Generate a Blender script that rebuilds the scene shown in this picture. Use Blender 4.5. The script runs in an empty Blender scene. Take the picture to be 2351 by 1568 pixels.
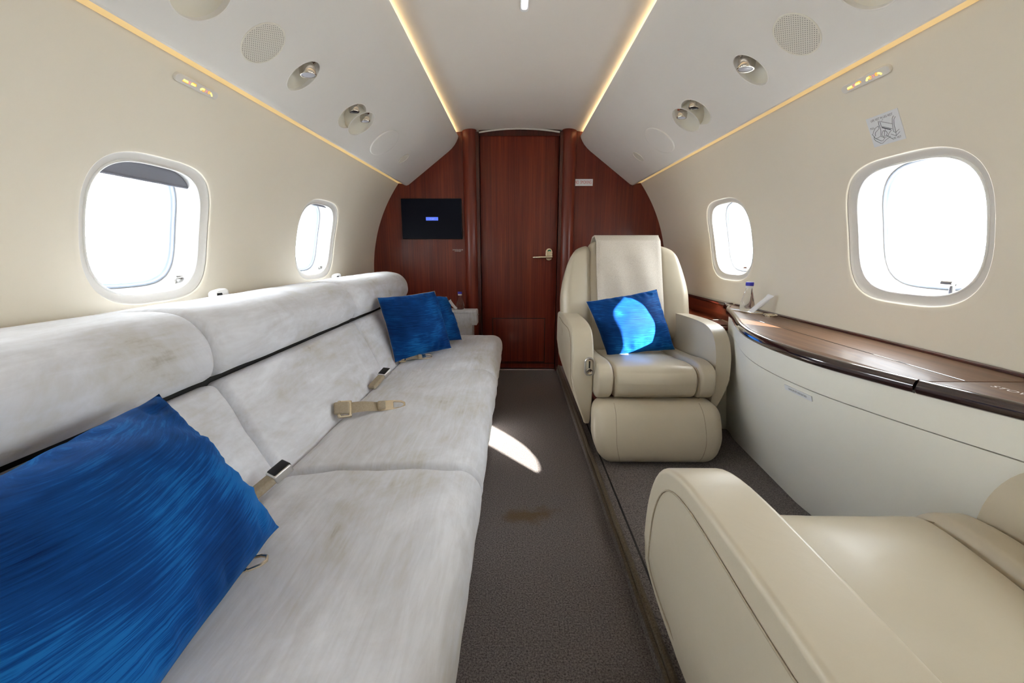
import bpy, bmesh, math, random
from mathutils import Vector, Matrix, noise as mnoise
random.seed(4)
PI = math.pi
scene = bpy.context.scene
COL = scene.collection

# ------------------------------------------------------------------ camera
F_PX, IMG_W, IMG_H = 940.0, 2351.0, 1568.0
pitch = math.atan(209 / F_PX)
yaw = math.atan(9.5 / F_PX * math.cos(pitch))
CAM = Vector((-.02, 0, .88))
fwd = Vector((-math.sin(yaw) * math.cos(pitch), math.cos(yaw) * math.cos(pitch), -math.sin(pitch)))
rgt = Vector((math.cos(yaw), math.sin(yaw), 0))
upv = rgt.cross(fwd)
cd = bpy.data.cameras.new('camera')
cd.sensor_width = 36.0
cd.lens = F_PX / IMG_W * 36.0
cd.clip_start = .01
cam = bpy.data.objects.new('camera', cd)
COL.objects.link(cam)
cam.matrix_world = Matrix(((rgt.x, upv.x, -fwd.x, CAM.x), (rgt.y, upv.y, -fwd.y, CAM.y),
                           (rgt.z, upv.z, -fwd.z, CAM.z), (0, 0, 0, 1)))
scene.camera = cam

# ------------------------------------------------------------------ world, sun, exposure
world = bpy.data.worlds.new('World')
scene.world = world
world.use_nodes = True
bgn = world.node_tree.nodes['Background']
bgn.inputs[0].default_value = (.90, .955, 1.0, 1)
bgn.inputs[1].default_value = 18.3
sund = bpy.data.lights.new('sun', 'SUN')
sund.energy = 58
sund.angle = .009
sund.color = (1, .95, .86)
sun = bpy.data.objects.new('sun', sund)
COL.objects.link(sun)
sdir = Vector((-1, 1.36, -.785))
sun.rotation_euler = sdir.to_track_quat('-Z', 'Y').to_euler()
sun.location = (4, -5, 4)
vs = scene.view_settings
vs.view_transform = 'Standard'
vs.look = 'None'
vs.exposure = 0.0
vs.gamma = 1.0
vs.use_curve_mapping = False
scene.cycles.max_bounces = 16
scene.cycles.diffuse_bounces = 10
scene.cycles.glossy_bounces = 6
scene.cycles.transparent_max_bounces = 12
scene.cycles.sample_clamp_indirect = 12

# ------------------------------------------------------------------ materials
def newmat(name):
    m = bpy.data.materials.new(name)
    m.use_nodes = True
    nt = m.node_tree
    return m, nt, nt.nodes['Principled BSDF']

def nd(nt, typ, **kw):
    n = nt.nodes.new(typ)
    for k, v in kw.items():
        if k in n.inputs: n.inputs[k].default_value = v
        else: setattr(n, k, v)
    return n

def setp(p, **kw):
    for k, v in kw.items():
        p.inputs[k].default_value = v

def coords(nt, scale=(1, 1, 1), which='Object', rot=(0, 0, 0)):
    tc = nt.nodes.new('ShaderNodeTexCoord')
    mp = nt.nodes.new('ShaderNodeMapping')
    mp.inputs['Scale'].default_value = scale
    mp.inputs['Rotation'].default_value = rot
    nt.links.new(tc.outputs[which], mp.inputs['Vector'])
    return mp.outputs['Vector']

def ramp(nt, fac, stops):
    r = nt.nodes.new('ShaderNodeValToRGB')
    e = r.color_ramp.elements
    e[0].position, e[0].color = stops[0][0], (*stops[0][1], 1)
    e[1].position, e[1].color = stops[-1][0], (*stops[-1][1], 1)
    for pos, c in stops[1:-1]:
        x = e.new(pos); x.color = (*c, 1)
    nt.links.new(fac, r.inputs['Fac'])
    return r.outputs['Color']

def noise(nt, vec, scale, detail=4, rough=.55, dist=0):
    n = nd(nt, 'ShaderNodeTexNoise')
    n.inputs['Scale'].default_value = scale
    n.inputs['Detail'].default_value = detail
    n.inputs['Roughness'].default_value = rough
    n.inputs['Distortion'].default_value = dist
    nt.links.new(vec, n.inputs['Vector'])
    return n.outputs['Fac']

def bump(nt, p, height, strength, dist=.002):
    b = nd(nt, 'ShaderNodeBump')
    b.inputs['Strength'].default_value = strength
    b.inputs['Distance'].default_value = dist
    nt.links.new(height, b.inputs['Height'])
    nt.links.new(b.outputs['Normal'], p.inputs['Normal'])

def plain(name, col, rough=.5, metal=0, coat=0, spec=.5):
    m, nt, p = newmat(name)
    setp(p, **{'Base Color': (*col, 1), 'Roughness': rough, 'Metallic': metal, 'Coat Weight': coat,
               'Coat Roughness': .05, 'Specular IOR Level': spec})
    return m

def mottled(name, c1, c2, scale, rough=.6, bs=0, bscale=300, spec=.4):
    m, nt, p = newmat(name)
    v = coords(nt)
    nt.links.new(ramp(nt, noise(nt, v, scale), [(.3, c1), (.7, c2)]), p.inputs['Base Color'])
    setp(p, Roughness=rough)
    p.inputs['Specular IOR Level'].default_value = spec
    if bs: bump(nt, p, noise(nt, v, bscale, 2), bs, .001)
    return m

def emis(name, col, strength):
    m, nt, p = newmat(name)
    setp(p, **{'Base Color': (*[min(1, c) * .6 for c in col], 1), 'Emission Color': (*col, 1), 'Emission Strength': strength, 'Roughness': .5})
    return m

M = {}
M['wall'] = mottled('cream_wall_vinyl', (.765, .70, .575), (.79, .725, .60), 3, .55, .05, 500)
M['bin'] = mottled('overhead_panel_vinyl', (.72, .685, .63), (.745, .71, .655), 3, .5, .04, 500)
M['ceil'] = mottled('ceiling_vinyl', (.775, .71, .625), (.795, .73, .645), 3, .5, .04, 500)
M['bezel'] = plain('window_bezel_plastic', (.70, .67, .62), .4)
M['tunnel'] = plain('window_reveal_plastic', (.45, .44, .43), .45)
M['seal'] = plain('window_seal_rubber', (.36, .41, .50), .6)
M['shade'] = plain('window_shade_cloth', (.20, .20, .23), .7)
M['chrome'] = plain('polished_nickel', (.62, .58, .52), .12, 1)
M['steel'] = plain('brushed_steel', (.66, .65, .63), .3, 1)
M['champagne'] = plain('champagne_metal', (.78, .68, .52), .25, 1)
M['bronze'] = plain('dark_bronze', (.30, .22, .13), .2, 1)
M['black'] = plain('black_plastic', (.008, .008, .010), .35, 0, 0, .2)
M['dark'] = plain('dark_gap', (.012, .011, .01), .8)
M['lens'] = plain('frosted_lens', (.42, .42, .47), .35)
M['white'] = plain('white_plastic', (.80, .79, .76), .4)
M['cup'] = plain('recess_cup_plastic', (.70, .66, .56), .45)
M['ink'] = plain('black_ink', (.03, .03, .04), .6)
M['red_ink'] = plain('red_ink', (.55, .06, .06), .6)
M['white_ink'] = plain('white_ink', (.85, .83, .82), .6)
M['paper'] = plain('white_placard', (.74, .755, .77), .45)
M['sachet'] = plain('white_sachet_film', (.80, .80, .82), .4)
M['webbing'] = mottled('taupe_webbing', (.33, .27, .19), (.40, .34, .25), 200, .75)
M['cap'] = plain('blue_cap', (.03, .025, .42), .35)
M['green'] = plain('green_indicator', (.0, .18, .10), .4)
M['cove'] = emis('warm_cove_led', (1.0, .78, .44), 17)
M['edge_led'] = emis('amber_edge_led', (1.0, .68, .28), .50)
M['lamp_white'] = emis('cool_white_lamp', (.93, .95, 1.0), 3.0)
M['amber'] = emis('amber_sign_light', (1.0, .42, .04), 1.15)
M['amber_hot'] = emis('yellow_sign_light', (1.0, .80, .25), 1.2)
M['pink'] = emis('pink_sign_light', (1.0, .38, .42), .55)
M['screen_blue'] = emis('blue_screen_box', (.09, .17, .85), 1.0)

def leather(name, c1, c2, wr=.22):
    m, nt, p = newmat(name)
    v = coords(nt)
    nt.links.new(ramp(nt, noise(nt, v, 3.5, 3), [(.3, c1), (.7, c2)]), p.inputs['Base Color'])
    setp(p, Roughness=.38)
    p.inputs['Specular IOR Level'].default_value = .5
    fine = noise(nt, v, 420, 3)
    big = noise(nt, v, 14, 3, .5, .6)
    mx = nd(nt, 'ShaderNodeMath', operation='MULTIPLY_ADD')
    nt.links.new(fine, mx.inputs[0]); mx.inputs[1].default_value = .05
    nt.links.new(big, mx.inputs[2])
    bump(nt, p, mx.outputs[0], wr, .004)
    return m
M['leather'] = leather('beige_leather', (.50, .44, .33), (.54, .475, .36))

def suede():
    m, nt, p = newmat('pale_grey_suede')
    v1 = coords(nt, (1, .55, 1))
    blot = noise(nt, v1, 5.0, 6, .68, .5)
    v2 = coords(nt, (30, 3, 12), rot=(0, 0, .3))
    streak = noise(nt, v2, 2.2, 4, .6, .8)
    mx = nd(nt, 'ShaderNodeMath', operation='MULTIPLY_ADD')
    nt.links.new(streak, mx.inputs[0]); mx.inputs[1].default_value = .35
    nt.links.new(blot, mx.inputs[2])
    nt.links.new(ramp(nt, mx.outputs[0], [(.42, (.36, .325, .27)), (.53, (.54, .525, .505)), (.66, (.615, .615, .645)), (.86, (.76, .775, .825))]), p.inputs['Base Color'])
    setp(p, Roughness=.85)
    p.inputs['Specular IOR Level'].default_value = .2
    p.inputs['Sheen Weight'].default_value = .35
    p.inputs['Sheen Roughness'].default_value = .4
    bump(nt, p, noise(nt, coords(nt, (1, 1, 1)), 22, 4, .55, .3), .10, .008)
    return m
M['suede'] = suede()

def velvet():
    m, nt, p = newmat('royal_blue_velvet')
    v = coords(nt, (3, 3, 60), 'Generated')
    f = noise(nt, v, 1.6, 6, .7, .15)
    v2 = coords(nt)
    g = noise(nt, v2, 4.5, 3)
    mx = nd(nt, 'ShaderNodeMath', operation='MULTIPLY_ADD')
    nt.links.new(g, mx.inputs[0]); mx.inputs[1].default_value = .8
    fs = nd(nt, 'ShaderNodeMath', operation='MULTIPLY_ADD'); nt.links.new(f, fs.inputs[0]); fs.inputs[1].default_value = .55; fs.inputs[2].default_value = .225
    nt.links.new(fs.outputs[0], mx.inputs[2])
    nt.links.new(ramp(nt, mx.outputs[0], [(.68, (.001, .009, .055)), (.92, (.004, .050, .215)), (1.15, (.009, .12, .38))]), p.inputs['Base Color'])
    setp(p, Roughness=.7)
    p.inputs['Specular IOR Level'].default_value = .08
    p.inputs['Sheen Weight'].default_value = .3
    p.inputs['Sheen Roughness'].default_value = .35
    p.inputs['Sheen Tint'].default_value = (.05, .35, 1, 1)
    bump(nt, p, f, .12, .003)
    return m
M['velvet'] = velvet()

def carpet(name, c1, c2, stain=False):
    m, nt, p = newmat(name)
    v = coords(nt)
    a = noise(nt, v, 240, 3, .75)
    col = ramp(nt, a, [(.34, c1), (.66, c2)])
    if stain:
        st = coords(nt, (9, 17, 1))
        tcn = nd(nt, 'ShaderNodeVectorMath', operation='DISTANCE')
        nt.links.new(st, tcn.inputs[0]); tcn.inputs[1].default_value = (.035 * 9, 1.235 * 17, 0)
        nz = noise(nt, v, 16, 4)
        ad = nd(nt, 'ShaderNodeMath', operation='MULTIPLY_ADD')
        nt.links.new(nz, ad.inputs[0]); ad.inputs[1].default_value = 2.2
        nt.links.new(tcn.outputs['Value'], ad.inputs[2])
        msk = ramp(nt, ad.outputs[0], [(.55, (1, 1, 1)), (1.0, (0, 0, 0))])
        msk_in = ad.outputs[0]
        mr = nd(nt, 'ShaderNodeMapRange')
        mr.inputs['From Min'].default_value = 1.35; mr.inputs['From Max'].default_value = 2.0
        mr.inputs['To Min'].default_value = .75; mr.inputs['To Max'].default_value = 0
        nt.links.new(msk_in, mr.inputs['Value'])
        mixc = nd(nt, 'ShaderNodeMix', data_type='RGBA')
        nt.links.new(mr.outputs['Result'], mixc.inputs['Factor'])
        nt.links.new(col, mixc.inputs[6])
        mixc.inputs[7].default_value = (.115, .062, .012, 1)
        col = mixc.outputs[2]
    nt.links.new(col, p.inputs['Base Color'])
    setp(p, Roughness=.95)
    p.inputs['Specular IOR Level'].default_value = .1
    p.inputs['Sheen Weight'].default_value = .15
    bump(nt, p, a, .7, .006)
    return m
M['carpet'] = carpet('brown_carpet', (.035, .028, .026), (.26, .222, .21), True)
M['carpet_edge'] = carpet('carpet_binding', (.07, .052, .03), (.15, .115, .075))

def wood(name, c1, c2, c3, grain, rough=.22, coat=.6):
    m, nt, p = newmat(name)
    v = coords(nt, grain)
    f = noise(nt, v, 1.0, 6, .62, .25)
    v2 = coords(nt, tuple(g * .16 for g in grain))
    g = noise(nt, v2, 1.0, 3, .5, .2)
    mx = nd(nt, 'ShaderNodeMath', operation='MULTIPLY_ADD')
    nt.links.new(f, mx.inputs[0]); mx.inputs[1].default_value = .9
    gs = nd(nt, 'ShaderNodeMath', operation='MULTIPLY'); nt.links.new(g, gs.inputs[0]); gs.inputs[1].default_value = .55
    nt.links.new(gs.outputs[0], mx.inputs[2])
    nt.links.new(ramp(nt, mx.outputs[0], [(.46, c1), (.72, c2), (1.0, c3)]), p.inputs['Base Color'])
    setp(p, Roughness=rough)
    p.inputs['Coat Weight'].default_value = coat
    p.inputs['Specular IOR Level'].default_value = .35
    p.inputs['Coat Roughness'].default_value = .12
    return m
M['wood'] = wood('red_mahogany_vertical', (.060, .008, .005), (.135, .018, .008), (.235, .038, .013), (130, 130, 2.0), .42, .18)
M['wood_dark'] = wood('dark_mahogany_vertical', (.030, .006, .005), (.060, .012, .008), (.09, .018, .010), (130, 130, 2.0), .35, .3)
M['wood_h'] = wood('red_mahogany_lengthwise', (.075, .016, .008), (.17, .035, .012), (.28, .065, .02), (60, 2.2, 60), .3, .5)
M['wood_top'] = wood('walnut_counter_lengthwise', (.10, .050, .027), (.15, .078, .041), (.19, .10, .055), (60, 2.2, 60), .5, .08)
M['wood_edge'] = plain('dark_lacquer_edge', (.022, .008, .008), .12, 0, 1.0)

def blanket_mat():
    m, nt, p = newmat('cream_knit_blanket')
    v = coords(nt)
    n = nd(nt, 'ShaderNodeTexVoronoi')
    n.inputs['Scale'].default_value = 380
    nt.links.new(v, n.inputs['Vector'])
    nt.links.new(ramp(nt, n.outputs['Distance'], [(.1, (.70, .645, .565)), (.7, (.58, .52, .44))]), p.inputs['Base Color'])
    setp(p, Roughness=.9)
    bump(nt, p, n.outputs['Distance'], .25, .0015)
    return m
M['blanket'] = blanket_mat()

def perforated():
    m, nt, p = newmat('perforated_grille')
    v = coords(nt, (1, 1, 1))
    sep = nd(nt, 'ShaderNodeSeparateXYZ'); nt.links.new(v, sep.inputs[0])
    def cell(off):
        outs = []
        for ax in (0, 1):
            mm = nd(nt, 'ShaderNodeMath', operation='MULTIPLY_ADD')
            nt.links.new(sep.outputs[ax], mm.inputs[0]); mm.inputs[1].default_value = 1 / .0078; mm.inputs[2].default_value = off + 50
            fr = nd(nt, 'ShaderNodeMath', operation='FRACT'); nt.links.new(mm.outputs[0], fr.inputs[0])
            su = nd(nt, 'ShaderNodeMath', operation='SUBTRACT'); nt.links.new(fr.outputs[0], su.inputs[0]); su.inputs[1].default_value = .5
            sq = nd(nt, 'ShaderNodeMath', operation='MULTIPLY'); nt.links.new(su.outputs[0], sq.inputs[0]); nt.links.new(su.outputs[0], sq.inputs[1])
            outs.append(sq.outputs[0])
        ad = nd(nt, 'ShaderNodeMath', operation='ADD'); nt.links.new(outs[0], ad.inputs[0]); nt.links.new(outs[1], ad.inputs[1])
        return ad.outputs[0]
    mn = nd(nt, 'ShaderNodeMath', operation='MINIMUM')
    nt.links.new(cell(0), mn.inputs[0]); nt.links.new(cell(.5), mn.inputs[1])
    nt.links.new(ramp(nt, mn.outputs[0], [(.016, (.10, .09, .075)), (.026, (.70, .66, .57))]), p.inputs['Base Color'])
    setp(p, Roughness=.5)
    return m
M['grille'] = perforated()

def glass_pane():
    m = bpy.data.materials.new('window_acrylic')
    m.use_nodes = True
    nt = m.node_tree
    nt.nodes.clear()
    out = nt.nodes.new('ShaderNodeOutputMaterial')
    tr = nt.nodes.new('ShaderNodeBsdfTransparent'); tr.inputs[0].default_value = (.95, .97, .98, 1)
    gl = nt.nodes.new('ShaderNodeBsdfGlossy'); gl.inputs['Roughness'].default_value = .02
    mx = nt.nodes.new('ShaderNodeMixShader'); mx.inputs[0].default_value = .05
    nt.links.new(tr.outputs[0], mx.inputs[1]); nt.links.new(gl.outputs[0], mx.inputs[2])
    nt.links.new(mx.outputs[0], out.inputs[0])
    return m
M['pane'] = glass_pane()

def clear_plastic():
    m, nt, p = newmat('clear_bottle_plastic')
    setp(p, **{'Base Color': (.97, .98, .98, 1), 'Roughness': .03, 'IOR': 1.33, 'Transmission Weight': 1.0})
    return m
M['bottle'] = clear_plastic()

def screen():
    m, nt, p = newmat('dark_screen')
    setp(p, **{'Base Color': (.004, .004, .006, 1), 'Roughness': .22, 'Specular IOR Level': .06, 'Emission Color': (.3, .35, .6, 1), 'Emission Strength': .006})
    return m
M['screen'] = screen()

# ------------------------------------------------------------------ geometry helpers
WL = {}                                            # world position of every parent

def link(o, parent):
    COL.objects.link(o)
    if parent is not None:
        o.parent = parent

def obj(name, vf, mat, parent=None, smooth=True, sharp=38, wn=False, kind=None):
    verts, faces = vf
    if parent is not None:
        off = WL[parent.name]
    else:
        xs = [v[0] for v in verts]; ys = [v[1] for v in verts]; zs = [v[2] for v in verts]
        off = Vector(((min(xs) + max(xs)) / 2, (min(ys) + max(ys)) / 2, min(zs)))
    me = bpy.data.meshes.new(name)
    me.from_pydata([(v[0] - off.x, v[1] - off.y, v[2] - off.z) for v in verts], [], faces)
    me.validate()
    bm = bmesh.new(); bm.from_mesh(me)
    bmesh.ops.recalc_face_normals(bm, faces=bm.faces)
    bm.to_mesh(me); bm.free()
    me.materials.append(M[mat])
    if smooth:
        for p in me.polygons: p.use_smooth = True
        if sharp: me.set_sharp_from_angle(angle=math.radians(sharp))
    o = bpy.data.objects.new(name, me)
    link(o, parent)
    if parent is None:
        o.location = off
    WL[o.name] = Vector(off)
    if wn:
        md = o.modifiers.new('weighted', 'WEIGHTED_NORMAL'); md.keep_sharp = True; md.weight = 80
    if kind: o['kind'] = kind
    return o

def thing(name, loc, label, cat, group=None):
    o = bpy.data.objects.new(name, None)
    o.empty_display_size = .05
    COL.objects.link(o)
    o.location = loc
    WL[o.name] = Vector(loc)
    return tag(o, label, cat, group)

def tag(o, label=None, cat=None, group=None):
    if label: o['label'] = label
    if cat: o['category'] = cat
    if group: o['group'] = group
    return o

def structure(name, loc=(0, 0, 0), label=None):
    o = bpy.data.objects.new(name, None)
    COL.objects.link(o); o.location = loc; WL[o.name] = Vector(loc)
    o['kind'] = 'structure'
    if label: o['label'] = label
    return o

def join(*vfs):
    V, Fc = [], []
    for v, f in vfs:
        n = len(V); V += list(v); Fc += [tuple(i + n for i in q) for q in f]
    return V, Fc

def xf(vf, fn):
    return [fn(Vector(v)) for v in vf[0]], vf[1]

def grid(fn, nu, nv, cu=False, cv=False):
    V = []; Fc = []
    mu = nu if cu else nu + 1
    mv = nv if cv else nv + 1
    for i in range(mu):
        for j in range(mv):
            V.append(Vector(fn(i / nu, j / nv)))
    for i in range(nu):
        for j in range(nv):
            a = i * mv + j; b = ((i + 1) % mu) * mv + j
            c = ((i + 1) % mu) * mv + (j + 1) % mv; d = i * mv + (j + 1) % mv
            Fc.append((a, b, c, d))
    return V, Fc

def box(x0, x1, y0, y1, z0, z1):
    V = [Vector((x, y, z)) for x in (x0, x1) for y in (y0, y1) for z in (z0, z1)]
    return V, [(0, 1, 3, 2), (4, 6, 7, 5), (0, 4, 5, 1), (2, 3, 7, 6), (0, 2, 6, 4), (1, 5, 7, 3)]

def rbox(x0, x1, y0, y1, z0, z1, r=.02, bulge=(0, 0, 0), n=8, deform=None, seg=4):
    c = Vector(((x0 + x1) / 2, (y0 + y1) / 2, (z0 + z1) / 2))
    h = Vector(((x1 - x0) / 2, (y1 - y0) / 2, (z1 - z0) / 2))
    rr = [min(r, h[i] * .98) for i in range(3)] if not isinstance(r, tuple) else [min(r[i], h[i] * .98) for i in range(3)]
    def ax(i):
        k = rr[i] / h[i]
        a = [-1 + k * s / seg for s in range(seg)]
        b = [-(1 - k) + 2 * (1 - k) * s / n for s in range(n + 1)]
        d = [-x for x in reversed(a)]
        return a + b + d
    A = [ax(i) for i in range(3)]
    key = {}; V = []; Fc = []
    def vert(p):
        k = tuple(round(q, 6) for q in p)
        if k in key: return key[k]
        q = Vector((p[0] * h.x, p[1] * h.y, p[2] * h.z))
        inner = Vector([max(-(h[i] - rr[i]), min(h[i] - rr[i], q[i])) for i in range(3)])
        d = Vector([(q[i] - inner[i]) / rr[i] for i in range(3)])
        if d.length > 1e-9: d.normalize()
        q = inner + Vector([d[i] * rr[i] for i in range(3)])
        w = [1 - p[i] ** 2 for i in range(3)]
        for i in range(3):
            j, l = (i + 1) % 3, (i + 2) % 3
            if bulge[i] and abs(p[i]) > .5:
                q[i] += math.copysign(bulge[i] * w[j] * w[l], p[i])
        q = q + c
        if deform: q = Vector(deform(q))
        key[k] = len(V); V.append(q)
        return key[k]
    for i in range(3):
        j, l = (i + 1) % 3, (i + 2) % 3
        for s in (-1, 1):
            for a in range(len(A[j]) - 1):
                for b in range(len(A[l]) - 1):
                    ids = []
                    for (u, v) in ((a, b), (a + 1, b), (a + 1, b + 1), (a, b + 1)):
                        p = [0, 0, 0]; p[i] = s; p[j] = A[j][u]; p[l] = A[l][v]
                        ids.append(vert(p))
                    if len(set(ids)) == 4: Fc.append(tuple(ids if s > 0 else ids[::-1]))
    return V, Fc

def tube(pts, r, n=8, closed=False, cap=True):
    pts = [Vector(p) for p in pts]
    m = len(pts); V = []; Fc = []
    prev = None
    for i, p in enumerate(pts):
        a = pts[(i - 1) % m] if (closed or i > 0) else p
        b = pts[(i + 1) % m] if (closed or i < m - 1) else p
        t = (b - a).normalized()
        if prev is None:
            ref = Vector((0, 0, 1)) if abs(t.z) < .9 else Vector((1, 0, 0))
            nrm = t.cross(ref).normalized()
        else:
            nrm = (prev - t * prev.dot(t)).normalized()
        prev = nrm
        bn = t.cross(nrm)
        rad = r[i] if isinstance(r, (list, tuple)) else r
        for k in range(n):
            an = 2 * PI * k / n
            V.append(p + nrm * (math.cos(an) * rad) + bn * (math.sin(an) * rad))
    for i in range(m if closed else m - 1):
        for k in range(n):
            Fc.append((i * n + k, i * n + (k + 1) % n, ((i + 1) % m) * n + (k + 1) % n, ((i + 1) % m) * n + k))
    if cap and not closed:
        Fc.append(tuple(range(n))); Fc.append(tuple(range((m - 1) * n, m * n)))
    return V, Fc

def lathe(prof, n=32, loc=(0, 0, 0), axis=None, cap=True):
    loc = Vector(loc)
    if axis is None: ez = Vector((0, 0, 1))
    else: ez = Vector(axis).normalized()
    ref = Vector((0, 1, 0)) if abs(ez.y) < .9 else Vector((1, 0, 0))
    ex = ref.cross(ez).normalized(); ey = ez.cross(ex)
    V = []; Fc = []
    for r, z in prof:
        for k in range(n):
            a = 2 * PI * k / n
            V.append(loc + ex * (r * math.cos(a)) + ey * (r * math.sin(a)) + ez * z)
    for i in range(len(prof) - 1):
        for k in range(n):
            Fc.append((i * n + k, i * n + (k + 1) % n, (i + 1) * n + (k + 1) % n, (i + 1) * n + k))
    if cap:
        Fc.append(tuple(range(n))); Fc.append(tuple(range((len(prof) - 1) * n, len(prof) * n)))
    return V, Fc

def prism(poly, fn0, fn1, bevel=0, seg=4):
    """closed 2-D outline swept from fn0(p) to fn1(p); rim edges rounded"""
    bm = bmesh.new()
    a = [bm.verts.new(fn0(p)) for p in poly]
    b = [bm.verts.new(fn1(p)) for p in poly]
    n = len(poly)
    f0 = bm.faces.new(a); f1 = bm.faces.new(b[::-1])
    for i in range(n):
        bm.faces.new((a[i], b[i], b[(i + 1) % n], a[(i + 1) % n]))
    bmesh.ops.recalc_face_normals(bm, faces=bm.faces)
    if bevel:
        es = list(set(list(f0.edges) + list(f1.edges)))
        bmesh.ops.bevel(bm, geom=es, offset=bevel, segments=seg, profile=.5, affect='EDGES', clamp_overlap=True)
    bm.verts.index_update()
    V = [v.co.copy() for v in bm.verts]
    Fc = [tuple(v.index for v in f.verts) for f in bm.faces]
    bm.free()
    return V, Fc

def smooth_poly(pts, it=2, closed=True):
    pts = [Vector(p) for p in pts]
    for _ in range(it):
        q = []
        n = len(pts)
        for i in range(n if closed else n - 1):
            a, b = pts[i], pts[(i + 1) % n]
            q += [a * .75 + b * .25, a * .25 + b * .75]
        if not closed: q = [pts[0]] + q + [pts[-1]]
        pts = q
    return pts

def text(name, s, size, mat, parent, origin, ex, ey, align='CENTER', thick=.0002, sx=1.0):
    cu = bpy.data.curves.new('t', 'FONT')
    cu.body = s; cu.size = size; cu.align_x = align; cu.align_y = 'CENTER'
    to = bpy.data.objects.new('t', cu)
    COL.objects.link(to)
    dg = bpy.context.evaluated_depsgraph_get(); dg.update()
    me = bpy.data.meshes.new_from_object(to.evaluated_get(dg))
    ex = Vector(ex).normalized(); ey = Vector(ey).normalized()
    V = [Vector(origin) + ex * (v.co.x * sx) + ey * v.co.y for v in me.vertices]
    Fc = [tuple(p.vertices) for p in me.polygons]
    bpy.data.objects.remove(to); bpy.data.curves.remove(cu); bpy.data.meshes.remove(me)
    return obj(name, (V, Fc), mat, parent, smooth=False)

def nz(x, y, z, s=1.0):
    return mnoise.noise(Vector((x * s, y * s, z * s)))

# ------------------------------------------------------------------ cabin shell
R, ZC = 1.04, .70
YF, YB = 2.97, -2.0
PC, PB, WA = 12.85, 10.9, .2025                    # window centre angle, half angle, half width
NS = 3.3

def wp(side, y, ph, dep=0.0):
    if ph >= -8:
        a = math.radians(ph); r = R + dep
        return Vector((side * r * math.cos(a), y, ZC + r * math.sin(a)))
    t = (-8 - ph) / 22.0
    a = math.radians(-8)
    x0 = R * math.cos(a); z0 = ZC + R * math.sin(a)
    return Vector((side * (x0 + (1.02 - x0) * t + dep), y, z0 + (-.06 - z0) * t))

def sell(t, sc=1.0):
    c, s = math.cos(t), math.sin(t)
    return (math.copysign(abs(c) ** (2 / NS), c) * WA * sc, math.copysign(abs(s) ** (2 / NS), s) * PB * sc)

NW = 112
def winloop(side, yc, sc, dep, dy=0.0):
    out = []
    # absolute rather than proportional insets: sc = inset in metres
    for k in range(NW):
        t = 2 * PI * (k + .5) / NW
        y, p = sell(t)
        fy = (WA - sc) / WA; fp_ = (PB - math.degrees(sc / R)) / PB
        out.append(wp(side, yc + y * fy, PC + p * fp_, dep))
    return out

def bridge(loops):
    V = []; Fc = []
    n = len(loops[0])
    for l in loops: V += l
    for i in range(len(loops) - 1):
        for k in range(n):
            Fc.append((i * n + k, i * n + (k + 1) % n, (i + 1) * n + (k + 1) % n, (i + 1) * n + k))
    return V, Fc

PY, P0, P1 = .30, -3.15, 28.85
def rectloop(side, yc, dep):
    pts = []
    for k in range(NW):
        t = 2 * PI * (k + .5) / NW
        y, p = sell(t)
        u, v = y / WA, p / PB
        m = max(abs(u), abs(v))
        u, v = u / m, v / m
        pts.append([u, v])
    for cu, cv in ((1, 1), (1, -1), (-1, 1), (-1, -1)):
        b = min(range(NW), key=lambda i: (pts[i][0] - cu) ** 2 + (pts[i][1] - cv) ** 2)
        pts[b] = [cu, cv]
    return [(yc + u * PY, PC + v * 16.0) for u, v in pts]

def shell(side, ycs, dep, inset, phis_hi, roll):
    parts = []
    ys = [YB - .05]
    for yc in sorted(ycs): ys += [yc - PY, yc + PY]
    ys.append(YF + .06)
    # plain bands between the window patches
    for i in range(0, len(ys), 2):
        a, b = ys[i], ys[i + 1]
        yc0 = ycs[0]
        rows = sorted(set(round(p, 9) for y, p in rectloop(side, yc0, dep) if abs(abs(y - yc0) - PY) < 1e-6))
        parts.append(grid(lambda u, v: wp(side, a + (b - a) * u, rows[int(round(v * (len(rows) - 1)))], dep), max(2, int((b - a) / .1)), len(rows) - 1))
    parts.append(grid(lambda u, v: wp(side, ys[0] + (ys[-1] - ys[0]) * u, P1 + (phis_hi - P1) * v, dep), 40, max(6, int(phis_hi - P1))))
    parts.append(grid(lambda u, v: wp(side, ys[0] + (ys[-1] - ys[0]) * u, -30 + (P0 + 30) * v, dep), 40, 30))
    for yc in ycs:
        rl = rectloop(side, yc, dep)
        hl = []
        for k in range(NW):
            t = 2 * PI * (k + .5) / NW
            y, p = sell(t)
            hl.append((yc + y * (WA - inset) / WA, PC + p * (PB - math.degrees(inset / R)) / PB))
        loops = []
        for f in (0, .25, .5, .75, .9, 1.0):
            loops.append([wp(side, a[0] + (b[0] - a[0]) * f, a[1] + (b[1] - a[1]) * f, dep) for a, b in zip(rl, hl)])
        if roll:
            loops += [winloop(side, yc, .0005, .0012), winloop(side, yc, .0022, .004)]
        parts.append(bridge(loops))
    return join(*parts)

WY = {-1: [2.10, 1.157, .21, -.735, -1.65], 1: [2.06, 1.130, .19, -.755, -1.66]}
for side, nm in ((-1, 'left'), (1, 'right')):
    w = structure('wall_' + nm)
    obj('wall_panel', shell(side, WY[side], 0.0, -.0015, 41, True), 'wall', w, sharp=0)
    obj('outer_skin', shell(side, WY[side], .13, .012, 91, False), 'white', w, sharp=0)

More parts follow.
